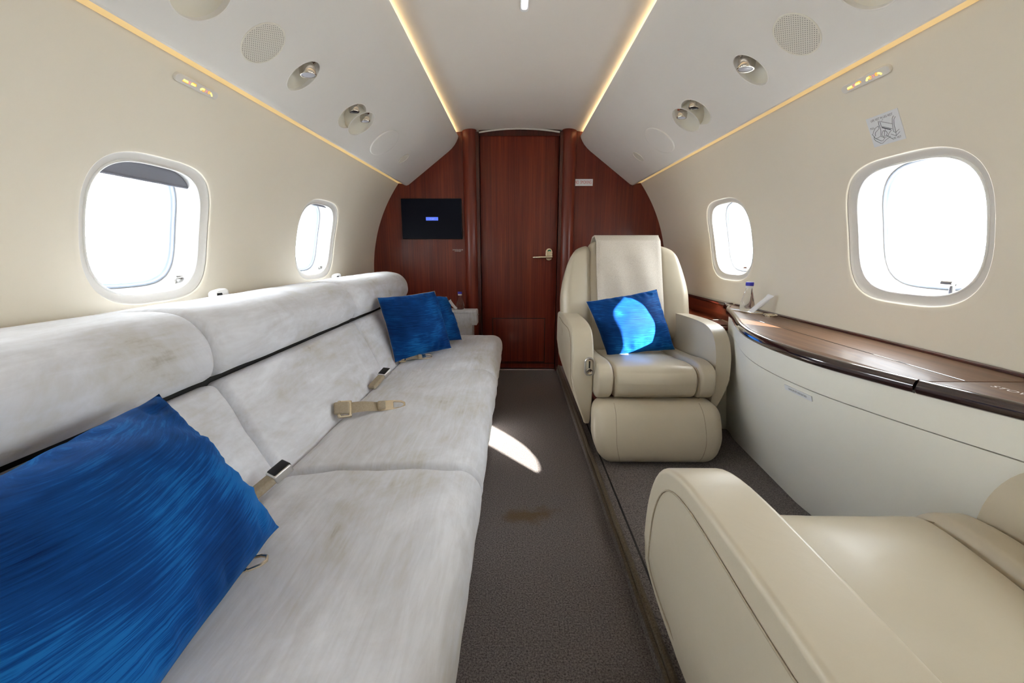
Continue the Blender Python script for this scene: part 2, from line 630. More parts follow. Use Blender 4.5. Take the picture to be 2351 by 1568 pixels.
# windows
wn_i = 0
def make_window(side, yc, drop, hy):
    global wn_i
    wn_i += 1
    base = wp(side, yc, PC)
    w = structure('window_%d' % wn_i, base)
    obj('window_frame', bridge([winloop(side, yc, .0015, .006), winloop(side, yc, .005, .010), winloop(side, yc, .009, .012),
                                winloop(side, yc, .021, .016), winloop(side, yc, .024, .0165)]), 'bezel', w, sharp=0)
    obj('inner_rim', bridge([winloop(side, yc, .024, .0165), winloop(side, yc, .0245, .0130), winloop(side, yc, .0265, .0122),
                             winloop(side, yc, .0285, .0135), winloop(side, yc, .029, .020)]), 'white', w, sharp=0)
    obj('reveal', bridge([winloop(side, yc, .029, .020), winloop(side, yc, .030, .040), winloop(side, yc, .033, .062),
                          winloop(side, yc, .0355, .078), winloop(side, yc, .0375, .082)]), 'tunnel', w, sharp=0)
    obj('seal', bridge([winloop(side, yc, .0375, .082), winloop(side, yc, .039, .079), winloop(side, yc, .0425, .080),
                        winloop(side, yc, .0435, .086), winloop(side, yc, .048, .087), winloop(side, yc, .050, .095)]), 'seal', w, sharp=0)
    obj('outer_frame', bridge([winloop(side, yc, .050, .095), winloop(side, yc, .030, .128), winloop(side, yc, .011, .1305)]), 'white', w, sharp=0)
    lp = winloop(side, yc, .0495, .094)
    ctr = wp(side, yc, PC, .094)
    inner = [[ctr + (p - ctr) * f for p in lp] for f in (1.0, .7, .35)]
    # keep the pane on the cylinder
    def cyl(p):
        d = Vector((p.x, 0, p.z - ZC)); d = d.normalized() * (R + .094)
        return Vector((d.x, p.y, d.z + ZC))
    V, Fc = bridge([[cyl(p) for p in l] for l in inner])
    V.append(cyl(ctr)); c = len(V) - 1
    Fc += [(2 * NW + k, 2 * NW + (k + 1) % NW, c) for k in range(NW)]
    obj('pane', (V, Fc), 'pane', w, sharp=0)
    # sliding shade, pushed up; its lower rail shows below the frame
    fy = (WA - .030) / WA
    def shade_pt(u, v, d):
        ph = PC + PB * (.90 - drop * v)
        t = min(1.0, abs(ph - PC) / (PB * .93))
        half = WA * fy * (1 - t ** NS) ** (1 / NS)
        return wp(side, yc + (2 * u - 1) * half, ph, d)
    if drop > 0:
        obj('shade', join(grid(lambda u, v: shade_pt(u, v, .040), 24, 6), grid(lambda u, v: shade_pt(u, v, .046), 24, 6),
                          grid(lambda u, v: shade_pt(u, 1.0, .040 + .006 * v), 24, 1)), 'shade', w)
        obj('shade_rail', tube([shade_pt(u / 24, 1.0, .040) for u in range(1, 24)], .0035, 8), 'shade', w)
    # folding latch on the sill
    s = 1 if side < 0 else -1
    p0 = wp(side, yc + hy, PC - PB * .80, .040)
    p1 = p0 + Vector((0, 0, .022)) + Vector((-side * .004, 0, 0))
    lt = obj('latch', join(rbox(p0.x - .003, p0.x + .003, p0.y - .006, p0.y + .006, p0.z - .008, p1.z, .002, n=2, seg=2),
                      tube([p1 + Vector((0, -.006, 0)), p1 + Vector((0, .022, 0))], .0075, 14)), 'steel', w)
    return w
for side in (-1, 1):
    for i, yc in enumerate(WY[side]):
        drop = (.10 if i == 0 else .27 if i == 1 else .15) if side < 0 else (.02 if i < 2 else .12)
        make_window(side, yc, drop, (.112 if side < 0 else -.085) )

# floor: lower aisle and raised platform on the right
fl = structure('floor')
obj('aisle_carpet', join(grid(lambda u, v: (-1.03 + 1.32 * u, YB + (YF + .06 - YB) * v, 0), 8, 20),
                         box(-1.2, 1.2, YB - .1, YF + .15, -.12, -.05)), 'carpet', fl, sharp=0)
obj('platform_carpet', join(grid(lambda u, v: (.298 + .75 * u, YB + (YF + .06 - YB) * v, .045), 6, 20),
                            grid(lambda u, v: (.283 + .015 * u ** 2, YB + (YF + .06 - YB) * v, .045 * u), 6, 20)), 'carpet', fl, sharp=60)
tr = structure('trim_1')
def wav(y, a): return a * nz(0, y, 3.3, 6.0)
obj('binding', tube([(.296 + wav(YB + i * .03, .003), YB + i * .03, .047) for i in range(int((YF - YB) / .03))], .0085, 8), 'carpet_edge', tr)
obj('stitching', tube([(.2865 + wav(YB + i * .03, .003), YB + i * .03, .036) for i in range(int((YF - YB) / .03))], .0065, 8), 'carpet_edge', tr)
tr = structure('trim_2')
obj('seat_track_seam', box(.327, .333, YB, 2.4, .0448, .0462), 'dark', tr, smooth=False)

# ceiling
def ceil_z(x): return 1.675 - .13 * x * x
cl = structure('ceiling')
obj('ceiling_panel', join(grid(lambda u, v: (-.52 + 1.04 * u, YB + (YF + .05 - YB) * v, ceil_z(-.52 + 1.04 * u)), 40, 24),
                          grid(lambda u, v: (-.52 + 1.04 * u, YB + (YF + .05 - YB) * v, ceil_z(-.52 + 1.04 * u) + .01), 40, 2)), 'ceil', cl, sharp=0)

# overhead panels (left / right), with holes for lamps and air nozzles
BIN = [(.805, 1.336), (.798, 1.325), (.786, 1.317), (.773, 1.3145), (.758, 1.3205), (.742, 1.3323), (.478, 1.5307),
       (.455, 1.5505), (.436, 1.5715), (.421, 1.594), (.4115, 1.613), (.4085, 1.625), (.412, 1.6325), (.420, 1.6350),
       (.430, 1.632), (.432, 1.615), (.445, 1.590), (.470, 1.562), (.488, 1.545), (.750, 1.348), (.770, 1.340), (.797, 1.344)]
ds = Vector((-.799, .601)); dn = Vector((-.601, -.799))
def fp(side, y, v, h=0.0, u=0.0):
    x = .662 + ds.x * v + dn.x * h; z = 1.3925 + ds.y * v + dn.y * h
    return Vector((side * x, y + u, z))
FIT = {-1: dict(top=.962, spk=1.172, rl=1.372, g1=1.748, g2=1.846, ov=2.150, sm=2.500),
       1: dict(top=.935, spk=1.143, rl=1.343, g1=1.716, g2=1.812, ov=2.120, sm=2.466)}
HR = dict(top=(.064, .064), rl=(.047, .059), g1=(.074, .064), g2=(.074, .064))
def bool_cut(o, cutters):
    tmp = []
    for c in cutters:
        me = bpy.data.meshes.new('cut'); me.from_pydata([tuple(v) for v in c[0]], [], c[1])
        bm = bmesh.new(); bm.from_mesh(me); bmesh.ops.recalc_face_normals(bm, faces=bm.faces); bm.to_mesh(me); bm.free()
        co = bpy.data.objects.new('cut', me); COL.objects.link(co); co.location = WL[o.name]*0
        md = o.modifiers.new('b', 'BOOLEAN'); md.operation = 'DIFFERENCE'; md.object = co; md.solver = 'EXACT'
        tmp.append(co)
    dg = bpy.context.evaluated_depsgraph_get(); dg.update()
    me = bpy.data.meshes.new_from_object(o.evaluated_get(dg))
    o.modifiers.clear()
    o.data = me
    for c in tmp: bpy.data.objects.remove(c)
    for p in me.polygons: p.use_smooth = True
    me.set_sharp_from_angle(angle=math.radians(30))
    md = o.modifiers.new('weighted', 'WEIGHTED_NORMAL'); md.keep_sharp = True; md.weight = 90

for side, nm in ((-1, 'left'), (1, 'right')):
    lab = 'cream sloping overhead panel above the ' + ('pale suede sofa' if side < 0 else 'beige leather armchairs')
    o = obj('overhead_panel', prism(BIN, lambda p: Vector((side * p[0], YB, p[1])), lambda p: Vector((side * p[0], YF, p[1]))), 'bin', None)
    tag(o, lab, 'panel', 'overhead panels along the cabin')
    o.location = (0, 0, 0)
    off = WL[o.name]
    for v in o.data.vertices: v.co += off
    WL[o.name] = Vector((0, 0, 0))
    cuts = []
    for k in HR:
        ru, rv = HR[k]; y = FIT[side][k]; n = 48
        V = []
        for h in (-.05, .05):
            for i in range(n):
                a = 2 * PI * i / n
                V.append(fp(side, y, rv * math.sin(a), h, ru * math.cos(a)))
        Fc = [tuple(range(n)), tuple(range(n, 2 * n))[::-1]] + [(i, (i + 1) % n, n + (i + 1) % n, n + i) for i in range(n)]
        cuts.append((V, Fc))
    bool_cut(o, cuts)

# cove light strips
tr = structure('trim_3', label='warm light strips hidden behind the overhead panel edges')
for side in (-1, 1):
    obj('cove_led', grid(lambda u, v: (side * (.4345 + .016 * u), YB + (YF - YB) * v, 1.6315 - .004 * u), 1, 12), 'cove', tr, smooth=False)
    obj('edge_led', grid(lambda u, v: (side * (.7985 + .0310 * u), YB + (YF - .012 - YB) * v, 1.3250 + .003 * u), 1, 12), 'edge_led', tr, smooth=False)

# bulkhead
def circ_x(z): return math.sqrt(max(0, (R + .01) ** 2 - (z - ZC) ** 2))
wf = structure('wall_front')
for side in (-1, 1):
    poly = [(.30, -.02)]
    for i in range(41):
        z = -.02 + i * (1.69 + .02) / 40
        poly.append((min(1.05, circ_x(z) if z > .55 else 1.05), z))
    poly.append((.30, 1.69))
    obj('wood_panel', prism(poly, lambda p: Vector((side * p[0], YF, p[1])), lambda p: Vector((side * p[0], YF + .03, p[1]))), 'wood', wf, sharp=30)
    # rounded door post
    pr = [(side * (.335 + .048 * math.cos(a)), YF + .004 - .050 * math.sin(a)) for a in [PI * i / 16 for i in range(17)]]
    obj('door_post', prism(pr, lambda p: Vector((p[0], p[1], -.01)), lambda p: Vector((p[0], p[1], ceil_z(p[0]) + .001))), 'wood', wf, sharp=35)
    obj('door_jamb', box(*sorted((side * .272, side * .292)), YF - .020, YF + .05, -.01, 1.648), 'wood_dark', wf, smooth=False)
obj('backing', box(-1.25, 1.25, YF + .075, YF + .10, -.1, 1.95), 'wood_dark', wf, smooth=False)
obj('header', join(grid(lambda u, v: (-.272 + .544 * u, YF + .012 + .03 * v, 1.636 + .0 * v), 8, 1),
                   grid(lambda u, v: (-.272 + .544 * u, YF + .012, 1.630 + v * (ceil_z(-.272 + .544 * u) - 1.630)), 12, 2)), 'wood_dark', wf, smooth=False)
tr = structure('trim_4')
obj('ceiling_edge', tube([(x * .01, YF - .004, 1.671 - .30 * (x * .01) ** 2) for x in range(-27, 28)], .0055, 8), 'bezel', tr)
tr = structure('trim_5')
obj('door_sill', rbox(-.28, .28, YF - .004, YF + .03, -.004, .006, .003, n=2, seg=2), 'steel', tr)

dr = structure('door_1', (0, YF + .02, 0))
obj('door_leaf', rbox(-.270, .270, YF + .020, YF + .05, .008, 1.634, .004, n=2, seg=2), 'wood', dr)
lp_ = obj('lower_panel', rbox(-.190, .190, YF + .0165, YF + .03, .060, .388, .003, n=2, seg=2), 'wood', dr)
fr = [(-.193, .057), (.193, .057), (.193, .391), (-.193, .391)]
obj('panel_groove', tube([(x, YF + .0185, z) for x, z in fr], .0030, 6, closed=True), 'dark', dr)
obj('plinth_groove', box(-.27, .27, YF + .0185, YF + .021, .046, .050), 'dark', dr, smooth=False)
# handle with backplate
hc = Vector((.214, YF + .02, .852))
pl = [(hc.x + .0235 * math.cos(a), hc.z + (.016 if math.sin(a) > 0 else -.016) + .0235 * math.sin(a)) for a in [2 * PI * i / 40 for i in range(40)]]
pl = [(hc.x + .0235 * math.cos(a), hc.z + (.020 if math.sin(a) >= 0 else -.020) + .0235 * math.sin(a)) for a in [2 * PI * (i + .5) / 40 for i in range(40)]]
hd = obj('handle', prism(pl, lambda p: Vector((p[0], YF + .0210, p[1])), lambda p: Vector((p[0], YF + .012, p[1])), .003, 3), 'champagne', dr, wn=True)
obj('lever', join(tube([(hc.x + .004, YF + .016, hc.z - .018), (hc.x + .004, YF - .028, hc.z - .018)], .009, 14),
                  tube([(hc.x + .020, YF - .03, hc.z - .018), (hc.x - .06, YF - .031, hc.z - .018), (hc.x - .105, YF - .026, hc.z - .0195), (hc.x - .113, YF - .022, hc.z - .020)], [.0085, .0085, .0065, .006], 14)), 'champagne', hd)
ar = [(hc.x + .002 + .0125 * math.cos(a), hc.z + .021 + .012 * math.sin(a)) for a in [PI * i / 12 for i in range(13)]] + \
     [(hc.x + .002 + .0065 * math.cos(a), hc.z + .0205 + .004 * math.sin(a)) for a in [PI * i / 12 for i in range(12, -1, -1)]]
obj('indicator', prism(ar, lambda p: Vector((p[0], YF + .0125, p[1])), lambda p: Vector((p[0], YF + .0110, p[1]))), 'green', hd, smooth=False)

wb = structure('wall_back')
obj('rear_panel', box(-1.25, 1.25, YB - .10, YB - .02, -.1, 1.95), 'wall', wb, smooth=False)

# ------------------------------------------------------------------ overhead fittings
SN = {-1: 'overhead panel above the sofa', 1: 'overhead panel above the armchairs'}
def disc_pts(side, y, ru, rv, h, n=48):
    return [fp(side, y, rv * math.sin(2 * PI * i / n), h, ru * math.cos(2 * PI * i / n)) for i in range(n)]
def capfan(loop_list, side, y, h):
    V, Fc = bridge(loop_list)
    n = len(loop_list[0])
    V = list(V) + [fp(side, y, 0, h)]
    c = len(V) - 1; b = (len(loop_list) - 1) * n
    return V, Fc + [(b + k, b + (k + 1) % n, c) for k in range(n)]

def bowl(side, y, ru, rv, dep, skip=None):
    loops = []
    for i in range(11):
        a = PI / 2 * i / 10
        k = math.cos(a)
        sh = .010 * math.sin(a)
        loops.append([fp(side, y, rv * max(k, .02) * math.sin(2 * PI * j / 48) + sh, -.002 - dep * math.sin(a), ru * max(k, .02) * math.cos(2 * PI * j / 48)) for j in range(48)])
    V, Fc = capfan(loops, side, y, -.002 - dep)
    if skip:
        keep = []
        for f in Fc:
            c = sum((V[i] for i in f), Vector()) / len(f)
            if not skip(c): keep.append(f)
        Fc = keep
    return V, Fc

def nozzle(par, side, y, lensmat, sc=1.0):
    p = fp(side, y, .036, -.030)
    ax = Vector((-side * .10, 0, -1)).normalized()
    def L(prof): return lathe([(r * sc, z * sc) for r, z in prof], 28, p, ax)
    hd_ = obj('lamp_head', L([(.020, -.020), (.020, -.002), (.023, .0), (.023, .007), (.0165, .010), (.0165, .016), (.0195, .018), (.0195, .034), (.0185, .036), (.0165, .036), (.0160, .033)]), 'chrome', par, sharp=35)
    obj('lens', lathe([(.0161 * sc, .0330 * sc), (.0161 * sc, .0340 * sc), (.010 * sc, .0352 * sc), (.001, .0357 * sc)], 24, p, ax), lensmat, hd_)

for side in (-1, 1):
    f = FIT[side]
    # speaker grille: own axes so that the perforation follows the face
    y = f['spk']
    g = thing('speaker_grille', fp(side, y, 0), 'round perforated speaker grille in the ' + SN[side], 'speaker', 'speaker grilles')
    n = 56
    ring = bridge([disc_pts(side, y, r, r, h, n) for r, h in ((.0615, -.004), (.0615, .001), (.0600, .0022), (.0575, .0018), (.0565, -.001))])
    obj('rim', ring, 'cup', g)
    me = bpy.data.meshes.new('perforated_face')
    V = [(.057 * math.cos(2 * PI * i / n), .057 * math.sin(2 * PI * i / n), 0) for i in range(n)]
    me.from_pydata(V, [], [tuple(range(n))]); me.materials.append(M['grille'])
    po = bpy.data.objects.new('perforated_face', me); COL.objects.link(po); po.parent = g
    ex = Vector((0, 1, 0)); ey = Vector((side * ds.x, 0, ds.y)); ez = ex.cross(ey)
    mw = Matrix((ex, ey, ez)).transposed().to_4x4()
    h3 = Vector((side * dn.x, 0, dn.y)) * .0006
    mw.translation = h3
    po.matrix_local = mw
    # large open lamp recess at the frame edge
    r0 = thing('reading_lamp', fp(side, f['top'], 0), 'wide round recessed lamp cup nearest the camera in the ' + SN[side], 'lamp', 'recessed lamps')
    obj('cup', bowl(side, f['top'], .0655, .0655, .048), 'cup', r0)
    obj('rim', bridge([disc_pts(side, f['top'], r, r, h) for r, h in ((.0635, -.006), (.0635, .0005), (.0655, .0015), (.0672, .0004))]), 'bin', r0)
    r1 = thing('reading_lamp', fp(side, f['rl'], 0), 'oval recessed cup with nickel reading lamp in the ' + SN[side], 'lamp', 'recessed lamps')
    obj('cup', bowl(side, f['rl'], HR['rl'][0] + .001, HR['rl'][1] + .001, .050), 'cup', r1)
    obj('rim', bridge([disc_pts(side, f['rl'], .047 + r, .059 + r, h) for r, h in ((-.0006, -.006), (-.0006, .0005), (.0015, .0016), (.003, .0004))]), 'bin', r1)
    nozzle(r1, side, f['rl'], 'lens', 1.22)
    # joined pair: air nozzle and lamp
    ru, rv = HR['g1']
    y1, y2 = f['g1'], f['g2']
    def in2(c, yy=y2):
        q = c - fp(side, yy, 0)
        v = Vector((q.x * side, q.z)).dot(ds)
        return (q.y / (ru * .995)) ** 2 + (v / (rv * .995)) ** 2 < 1
    a1 = thing('air_nozzle', fp(side, y1, 0), 'dark-mouthed air nozzle in the rear half of the twin cup, ' + SN[side], 'air vent', 'air nozzles')
    obj('cup', bowl(side, y1, ru + .001, rv + .001, .044, in2), 'cup', a1)
    nozzle(a1, side, y1 - .014, 'black', 1.0)
    a2 = thing('reading_lamp', fp(side, y2, 0), 'lamp in the farther half of the twin cup, ' + SN[side], 'lamp', 'recessed lamps')
    obj('cup', join(bowl(side, y2, ru + .001, rv + .001, .044), bridge([disc_pts(side, y2, ru + .001, rv + .001, h, 48) for h in (-.001, -.047)])), 'cup', a2)
    nozzle(a2, side, y2 + .006, 'lens', 1.0)
    def outl(c1, c2, rr, h):
        pts = []
        for i in range(96):
            a = 2 * PI * i / 96
            u = rr[0] * math.cos(a); v = rr[1] * math.sin(a)
            if ((u + c1 - c2) / rr[0]) ** 2 + (v / rr[1]) ** 2 > 1: pts.append(fp(side, c1, v, h, u))
            else: pts.append(None)
        k = next((i for i in range(96) if pts[i] is None and pts[(i + 1) % 96] is not None))
        return [pts[(k + 1 + i) % 96] for i in range(96) if pts[(k + 1 + i) % 96] is not None]
    obj('rim', tube(outl(y1, y2, (ru, rv), .0002), .0018, 6), 'bin', a1)
    obj('rim', tube(disc_pts(side, y2, ru, rv, .0002, 64), .0018, 6, closed=True), 'bin', a2)
    # blank oval cover and small oval plug
    y = f['ov']
    bl = obj('access_cover', capfan([disc_pts(side, y, a, b, h) for a, b, h in ((.103, .082, -.003), (.103, .082, .0030), (.1015, .0805, .0048), (.097, .076, .0052), (.06, .05, .0054))], side, y, .0054), 'bin', None, sharp=50)
    tag(bl, 'blank oval cover plate at the far end of the ' + SN[side], 'cover', 'blank covers')
    y = f['sm']
    sm = obj('vent_plug', capfan([disc_pts(side, y, a, b, h, 32) for a, b, h in ((.037, .037, -.002), (.037, .037, .002), (.0355, .0355, .0028), (.034, .034, .0008), (.02, .02, .001))], side, y, .001), 'cup', None, sharp=50)
    tag(sm, 'small oval plug nearest the bulkhead in the ' + SN[side], 'cover', 'small plugs')

# ceiling lamp strip
cz = ceil_z(0) - .004
lm = thing('ceiling_lamp', (.006, .70, cz), 'bright white pill-shaped lamp in the middle of the ceiling', 'lamp')
def pill(x, y0, y1, r, z, n=16):
    return [(x + r * math.cos(a), y1 + r * math.sin(a), z) for a in [PI * i / n for i in range(n + 1)]] + \
           [(x + r * math.cos(a), y0 + r * math.sin(a), z) for a in [PI + PI * i / n for i in range(n + 1)]]
obj('housing', prism(pill(.006, .30, 1.588, .0145, 0), lambda p: Vector((p[0], p[1], cz - .001)), lambda p: Vector((p[0], p[1], cz + .008)), .002, 2), 'white', lm, wn=True)
obj('diffuser', prism(pill(.006, .30, 1.572, .0095, 0), lambda p: Vector((p[0], p[1], cz - .004)), lambda p: Vector((p[0], p[1], cz + .002)), .001, 2), 'lamp_white', lm, wn=True)

# ------------------------------------------------------------------ wall signs
def wframe(side, y, ph, dep=-.003):
    o = wp(side, y, ph, dep)
    a = math.radians(ph)
    ex = Vector((0, 1, 0)) if side < 0 else Vector((0, -1, 0))
    ey = Vector((-side * math.sin(a), 0, math.cos(a)))
    return o, ex, ey, Vector((-side * math.cos(a), 0, -math.sin(a)))
for side in (-1, 1):
    o, ex, ey, en = wframe(side, 1.172 if side < 0 else 1.146, 35.05, -.002)
    def P(u, v, h=0): return o + ex * u + ey * v + en * h
    s_ = thing('warning_sign', o, 'glowing amber cabin warning sign on the wall above the ' + ('sofa' if side < 0 else 'life vest placard'), 'sign', 'lit warning signs')
    hw, hr = .061, .0105
    out = [(hw + hr * math.cos(a), hr * math.sin(a)) for a in [-PI / 2 + PI * i / 14 for i in range(15)]] + \
          [(-hw + hr * math.cos(a), hr * math.sin(a)) for a in [PI / 2 + PI * i / 14 for i in range(15)]]
    obj('housing', prism(out, lambda p: P(p[0], p[1], -.004), lambda p: P(p[0], p[1], .0055), .002, 3), 'bezel', s_, wn=True)
    def cap_(pts, r, mat, nm): obj(nm, tube([P(u, v, .0055) for u, v in pts], r, 8), mat, s_)
    cap_([(-.049, .0), (-.036, .0)], .0026, 'amber_hot', 'belt_symbol')
    cap_([(-.0505, -.0028), (-.033, -.0028)], .0012, 'amber', 'belt_symbol')
    cap_([(-.033, .004), (-.027, -.004)], .0007, 'pink', 'cross_symbol')
    cap_([(-.033, -.004), (-.027, .004)], .0007, 'pink', 'cross_symbol')
    cap_([(-.024, .0), (-.012, .0)], .0026, 'amber_hot', 'belt_symbol')
    cap_([(-.022, .0035), (-.010, .0035), (-.008, -.001)], .0011, 'amber', 'belt_symbol')
    cap_([(.008, -.003), (.012, .0015), (.018, .002)], .0024, 'amber_hot', 'smoking_symbol')
    cap_([(.019 + .0035 * math.cos(a), .0035 * math.sin(a)) for a in [i * PI / 5 for i in range(10)]], .0011, 'amber', 'smoking_symbol')
    cap_([(.026, .0035), (.031, -.0035)], .0007, 'pink', 'cross_symbol')
    cap_([(.026, -.0035), (.031, .0035)], .0007, 'pink', 'cross_symbol')
    cap_([(.0375 + .003 * math.cos(a), .0005 + .003 * math.sin(a)) for a in [i * PI / 5 for i in range(10)]], .0011, 'amber', 'smoking_symbol')
    cap_([(.042, .0015), (.047, -.001), (.050, -.0045)], .0022, 'amber_hot', 'smoking_symbol')

# life vest placard
o, ex, ey, en = wframe(1, 1.145, 27.70, -.0005)
LV = thing('life_vest_placard', o, 'white placard with black life vest drawing above the near right window', 'placard')
def PV(u, v, h=.0): return o + ex * u + ey * v + en * h
hw, hh = .0455, .0385
obj('plate', prism([(-hw, -hh), (hw, -hh), (hw, hh), (-hw, hh)], lambda p: PV(p[0], p[1], -.003), lambda p: PV(p[0], p[1], .0012)), 'paper', LV, smooth=False)
text('lettering', 'LIFE VEST IN LEG REST', .0078, 'ink', LV, PV(-.001, .0292, .0016), ex, ey, sx=.82)
text('lettering', 'PULL', .0072, 'ink', LV, PV(-.034, .0105, .0016), ex, ey, sx=.8)
text('lettering', 'LIFE VEST', .0072, 'ink', LV, PV(.024, -.0300, .0016), ex, ey, sx=.8)
LINES = [[(720, 570), (735, 660), (770, 740)], [(760, 560), (800, 705)], [(845, 515), (790, 580), (1085, 625)], [(800, 705), (1090, 755)],
         [(1120, 415), (1085, 480), (1085, 600), (1110, 760), (1125, 830), (1185, 850)], [(1165, 435), (1130, 520), (1140, 660), (1185, 835)],
         [(1185, 835), (1190, 935), (1060, 900)], [(1265, 755), (1185, 835)], [(1285, 820), (1190, 935)],
         [(905, 770), (905, 820)], [(850, 820), (820, 900), (820, 950), (870, 980), (930, 950), (960, 880), (940, 830), (850, 820)], [(890, 830), (880, 960)],
         [(770, 740), (790, 830), (790, 980), (890, 1010)],
         [(720, 700), (640, 760), (590, 850), (570, 930), (545, 935), (600, 1000), (650, 965), (630, 940), (640, 880), (740, 770), (720, 700)],
         [(600, 1000), (640, 1050), (700, 1030), (770, 980)], [(600, 1000), (600, 1060), (640, 1110), (790, 1170), (840, 1160), (930, 1060), (1050, 960)],
         [(640, 1045), (800, 1105), (850, 1090), (890, 1010), (980, 960), (990, 900), (1070, 790)], [(1105, 1025), (940, 935)]]
def c2p(p):
    # drawing units -> placard plane
    a = Vector((835, -315)); b = Vector((232, 765)); d = Vector((p[0] - 370, p[1] - 540))
    det = a.x * b.y - a.y * b.x
    u = (d.x * b.y - d.y * b.x) / det; v = (a.x * d.y - a.y * d.x) / det
    return PV((u - .5) * 2 * hw, (.5 - v) * 2 * hh, .0013)
obj('diagram_lines', join(*[tube([c2p(p) for p in l], .00045, 5) for l in LINES]), 'ink', LV)
obj('diagram_bar', tube([c2p(p) for p in [(815, 735), (1050, 780)]], .0010, 6), 'ink', LV)

# bulkhead signs and monitor
NSg = thing('no_smoking_sign', (.435, YF, 1.311), 'white NO SMOKING sign on the wood bulkhead', 'sign')
obj('plate', box(.369, .502, YF - .002, YF + .001, 1.311, 1.355), 'paper', NSg, smooth=False)
text('lettering', 'NO  SMOKING', .030, 'red_ink', NSg, (.4365, YF - .0025, 1.3335), (1, 0, 0), (0, 0, 1), sx=.575)
TX = thing('notice_sign', (-.43, YF, .872), 'two lines of tiny white lettering below the monitor', 'sign')
text('lettering', 'DOOR MUST BE LATCHED OPEN', .0085, 'white_ink', TX, (-.433, YF - .001, .884), (1, 0, 0), (0, 0, 1), sx=.6)
text('lettering', 'FOR TAXI TAKEOFF', .0085, 'white_ink', TX, (-.433, YF - .001, .875), (1, 0, 0), (0, 0, 1), sx=.6)
TV = thing('monitor', (-.605, YF, .958), 'black flat monitor showing a small blue box on the bulkhead', 'monitor')
obj('bezel', rbox(-.815, -.397, YF - .022, YF + .002, .958, 1.228, .003, n=2, seg=2), 'black', TV)
obj('screen', box(-.811, -.401, YF - .0226, YF - .021, .962, 1.224), 'screen', TV, smooth=False)
obj('message_box', prism(smooth_poly([(-.645, 1.083), (-.561, 1.083), (-.561, 1.105), (-.645, 1.105)], 0), lambda p: Vector((p[0], YF - .0236, p[1])), lambda p: Vector((p[0], YF - .0225, p[1]))), 'screen_blue', TV, smooth=False)
text('lettering', 'No signal', .0105, 'white_ink', TV, (-.603, YF - .0240, 1.094), (1, 0, 0), (0, 0, 1), sx=.8)

# ------------------------------------------------------------------ sofa
sofa = thing('sofa', (-.5, 1.25, 0), 'long pale grey suede sofa along the left wall with loose-looking stained cushions', 'sofa')
SY = [.07, .886, 1.700, 2.44]
RY = [.07, .887, 1.703, 2.56]
def seat_def(q):
    x, y, z = q
    t = (x + .11) / -.48                                    # 0 front .. 1 back
    if z > .30:
        z += -.020 * max(0, min(1, t)) + .010 * math.sin(PI * max(0, min(1, t)))
    if z < .30 and x > -.25:
        x -= (.30 - z) * .22 * max(0, (x + .25) / .14)
    w = .0035 * nz(x, y, z, 9) + .0025 * nz(x + 3, y, z, 22)
    ex_ = max(0, 1 - abs(x + .13) / .09)
    return x + .004 * nz(x, y + 7, z, 14), y, z + w + ex_ * .004 * nz(x * .4, y * 3, z, 30)
for i in range(3):
    obj('seat_cushion', rbox(-.60, -.102, SY[i] + .001, SY[i + 1] - .001, .135, .378, (.055, .020, .055), (.0, .0, .006), 22, seat_def, 6), 'suede', sofa, sharp=0)
th = math.atan2(.115, .24)
ew = Vector((-math.sin(th), 0, math.cos(th))); et = Vector((math.cos(th), 0, math.sin(th)))
def back_map(q):
    # q.x = thickness out, q.z = up the back
    w = .005 * nz(q.y, q.z, 1, 8) + .003 * nz(q.y, q.z, 5, 20)
    p = Vector((-.580, 0, .345)) + ew * q.z + et * (q.x + w)
    return (p.x, q.y, p.z)
for i in range(3):
    obj('back_cushion', rbox(-.16, 0, RY[i] + .001, min(2.444, RY[i + 1] - .001), -.03, .278, (.045, .022, .022), (.014, 0, 0), 18, back_map, 5), 'suede', sofa, sharp=0)
ROLL = smooth_poly([(-.708, .590), (-.686, .632), (-.688, .682), (-.712, .722), (-.752, .7475), (-.80, .753), (-.88, .751), (-.96, .742), (-1.015, .725), (-1.022, .66), (-1.0, .60), (-.85, .588)], 2)
def roll_section(y0, y1):
    c = Vector((-.85, .672))
    n = 26; rows = []
    ys = []
    for s in range(6): ys.append((y0 + .03 * (1 - math.cos(PI / 2 * s / 6)), math.sin(PI / 2 * (s + .3) / 6.3)))
    for s in range(n + 1): ys.append((y0 + .03 + (y1 - y0 - .06) * s / n, 1.0))
    for s in range(5, -1, -1): ys.append((y1 - .03 * (1 - math.cos(PI / 2 * s / 6)), math.sin(PI / 2 * (s + .3) / 6.3)))
    loops = []
    for y, k in ys:
        lp = []
        for p in ROLL:
            d = p - c; L = d.length
            ins = .030 * (1 - k)
            q = c + d * ((L - ins) / L)
            w = .004 * nz(q.x, y, q.y, 8) + .0025 * nz(q.x, y * .6, q.y, 24)
            lp.append(Vector((q.x + d.x / L * w, y, q.y + d.y / L * w)))
        loops.append(lp)
    V, Fc = bridge(loops)
    m = len(ROLL)
    Fc += [tuple(range(m))[::-1], tuple(range((len(loops) - 1) * m, len(loops) * m))]
    return V, Fc
for i in range(3):
    obj('head_bolster', roll_section(RY[i] + .0008, RY[i + 1] - .0008), 'suede', sofa, sharp=0)
obj('gap_strip', rbox(-.98, -.735, .08, 2.44, .560, .600, .006, n=4, seg=2), 'dark', sofa)
obj('base', rbox(-.985, -.150, .08, 2.435, 0, .20, .01, n=4, seg=2), 'suede', sofa)
obj('back_frame', rbox(-1.0, -.76, -.0 + .08, 2.44, .15, .60, .01, n=4, seg=2), 'dark', sofa)

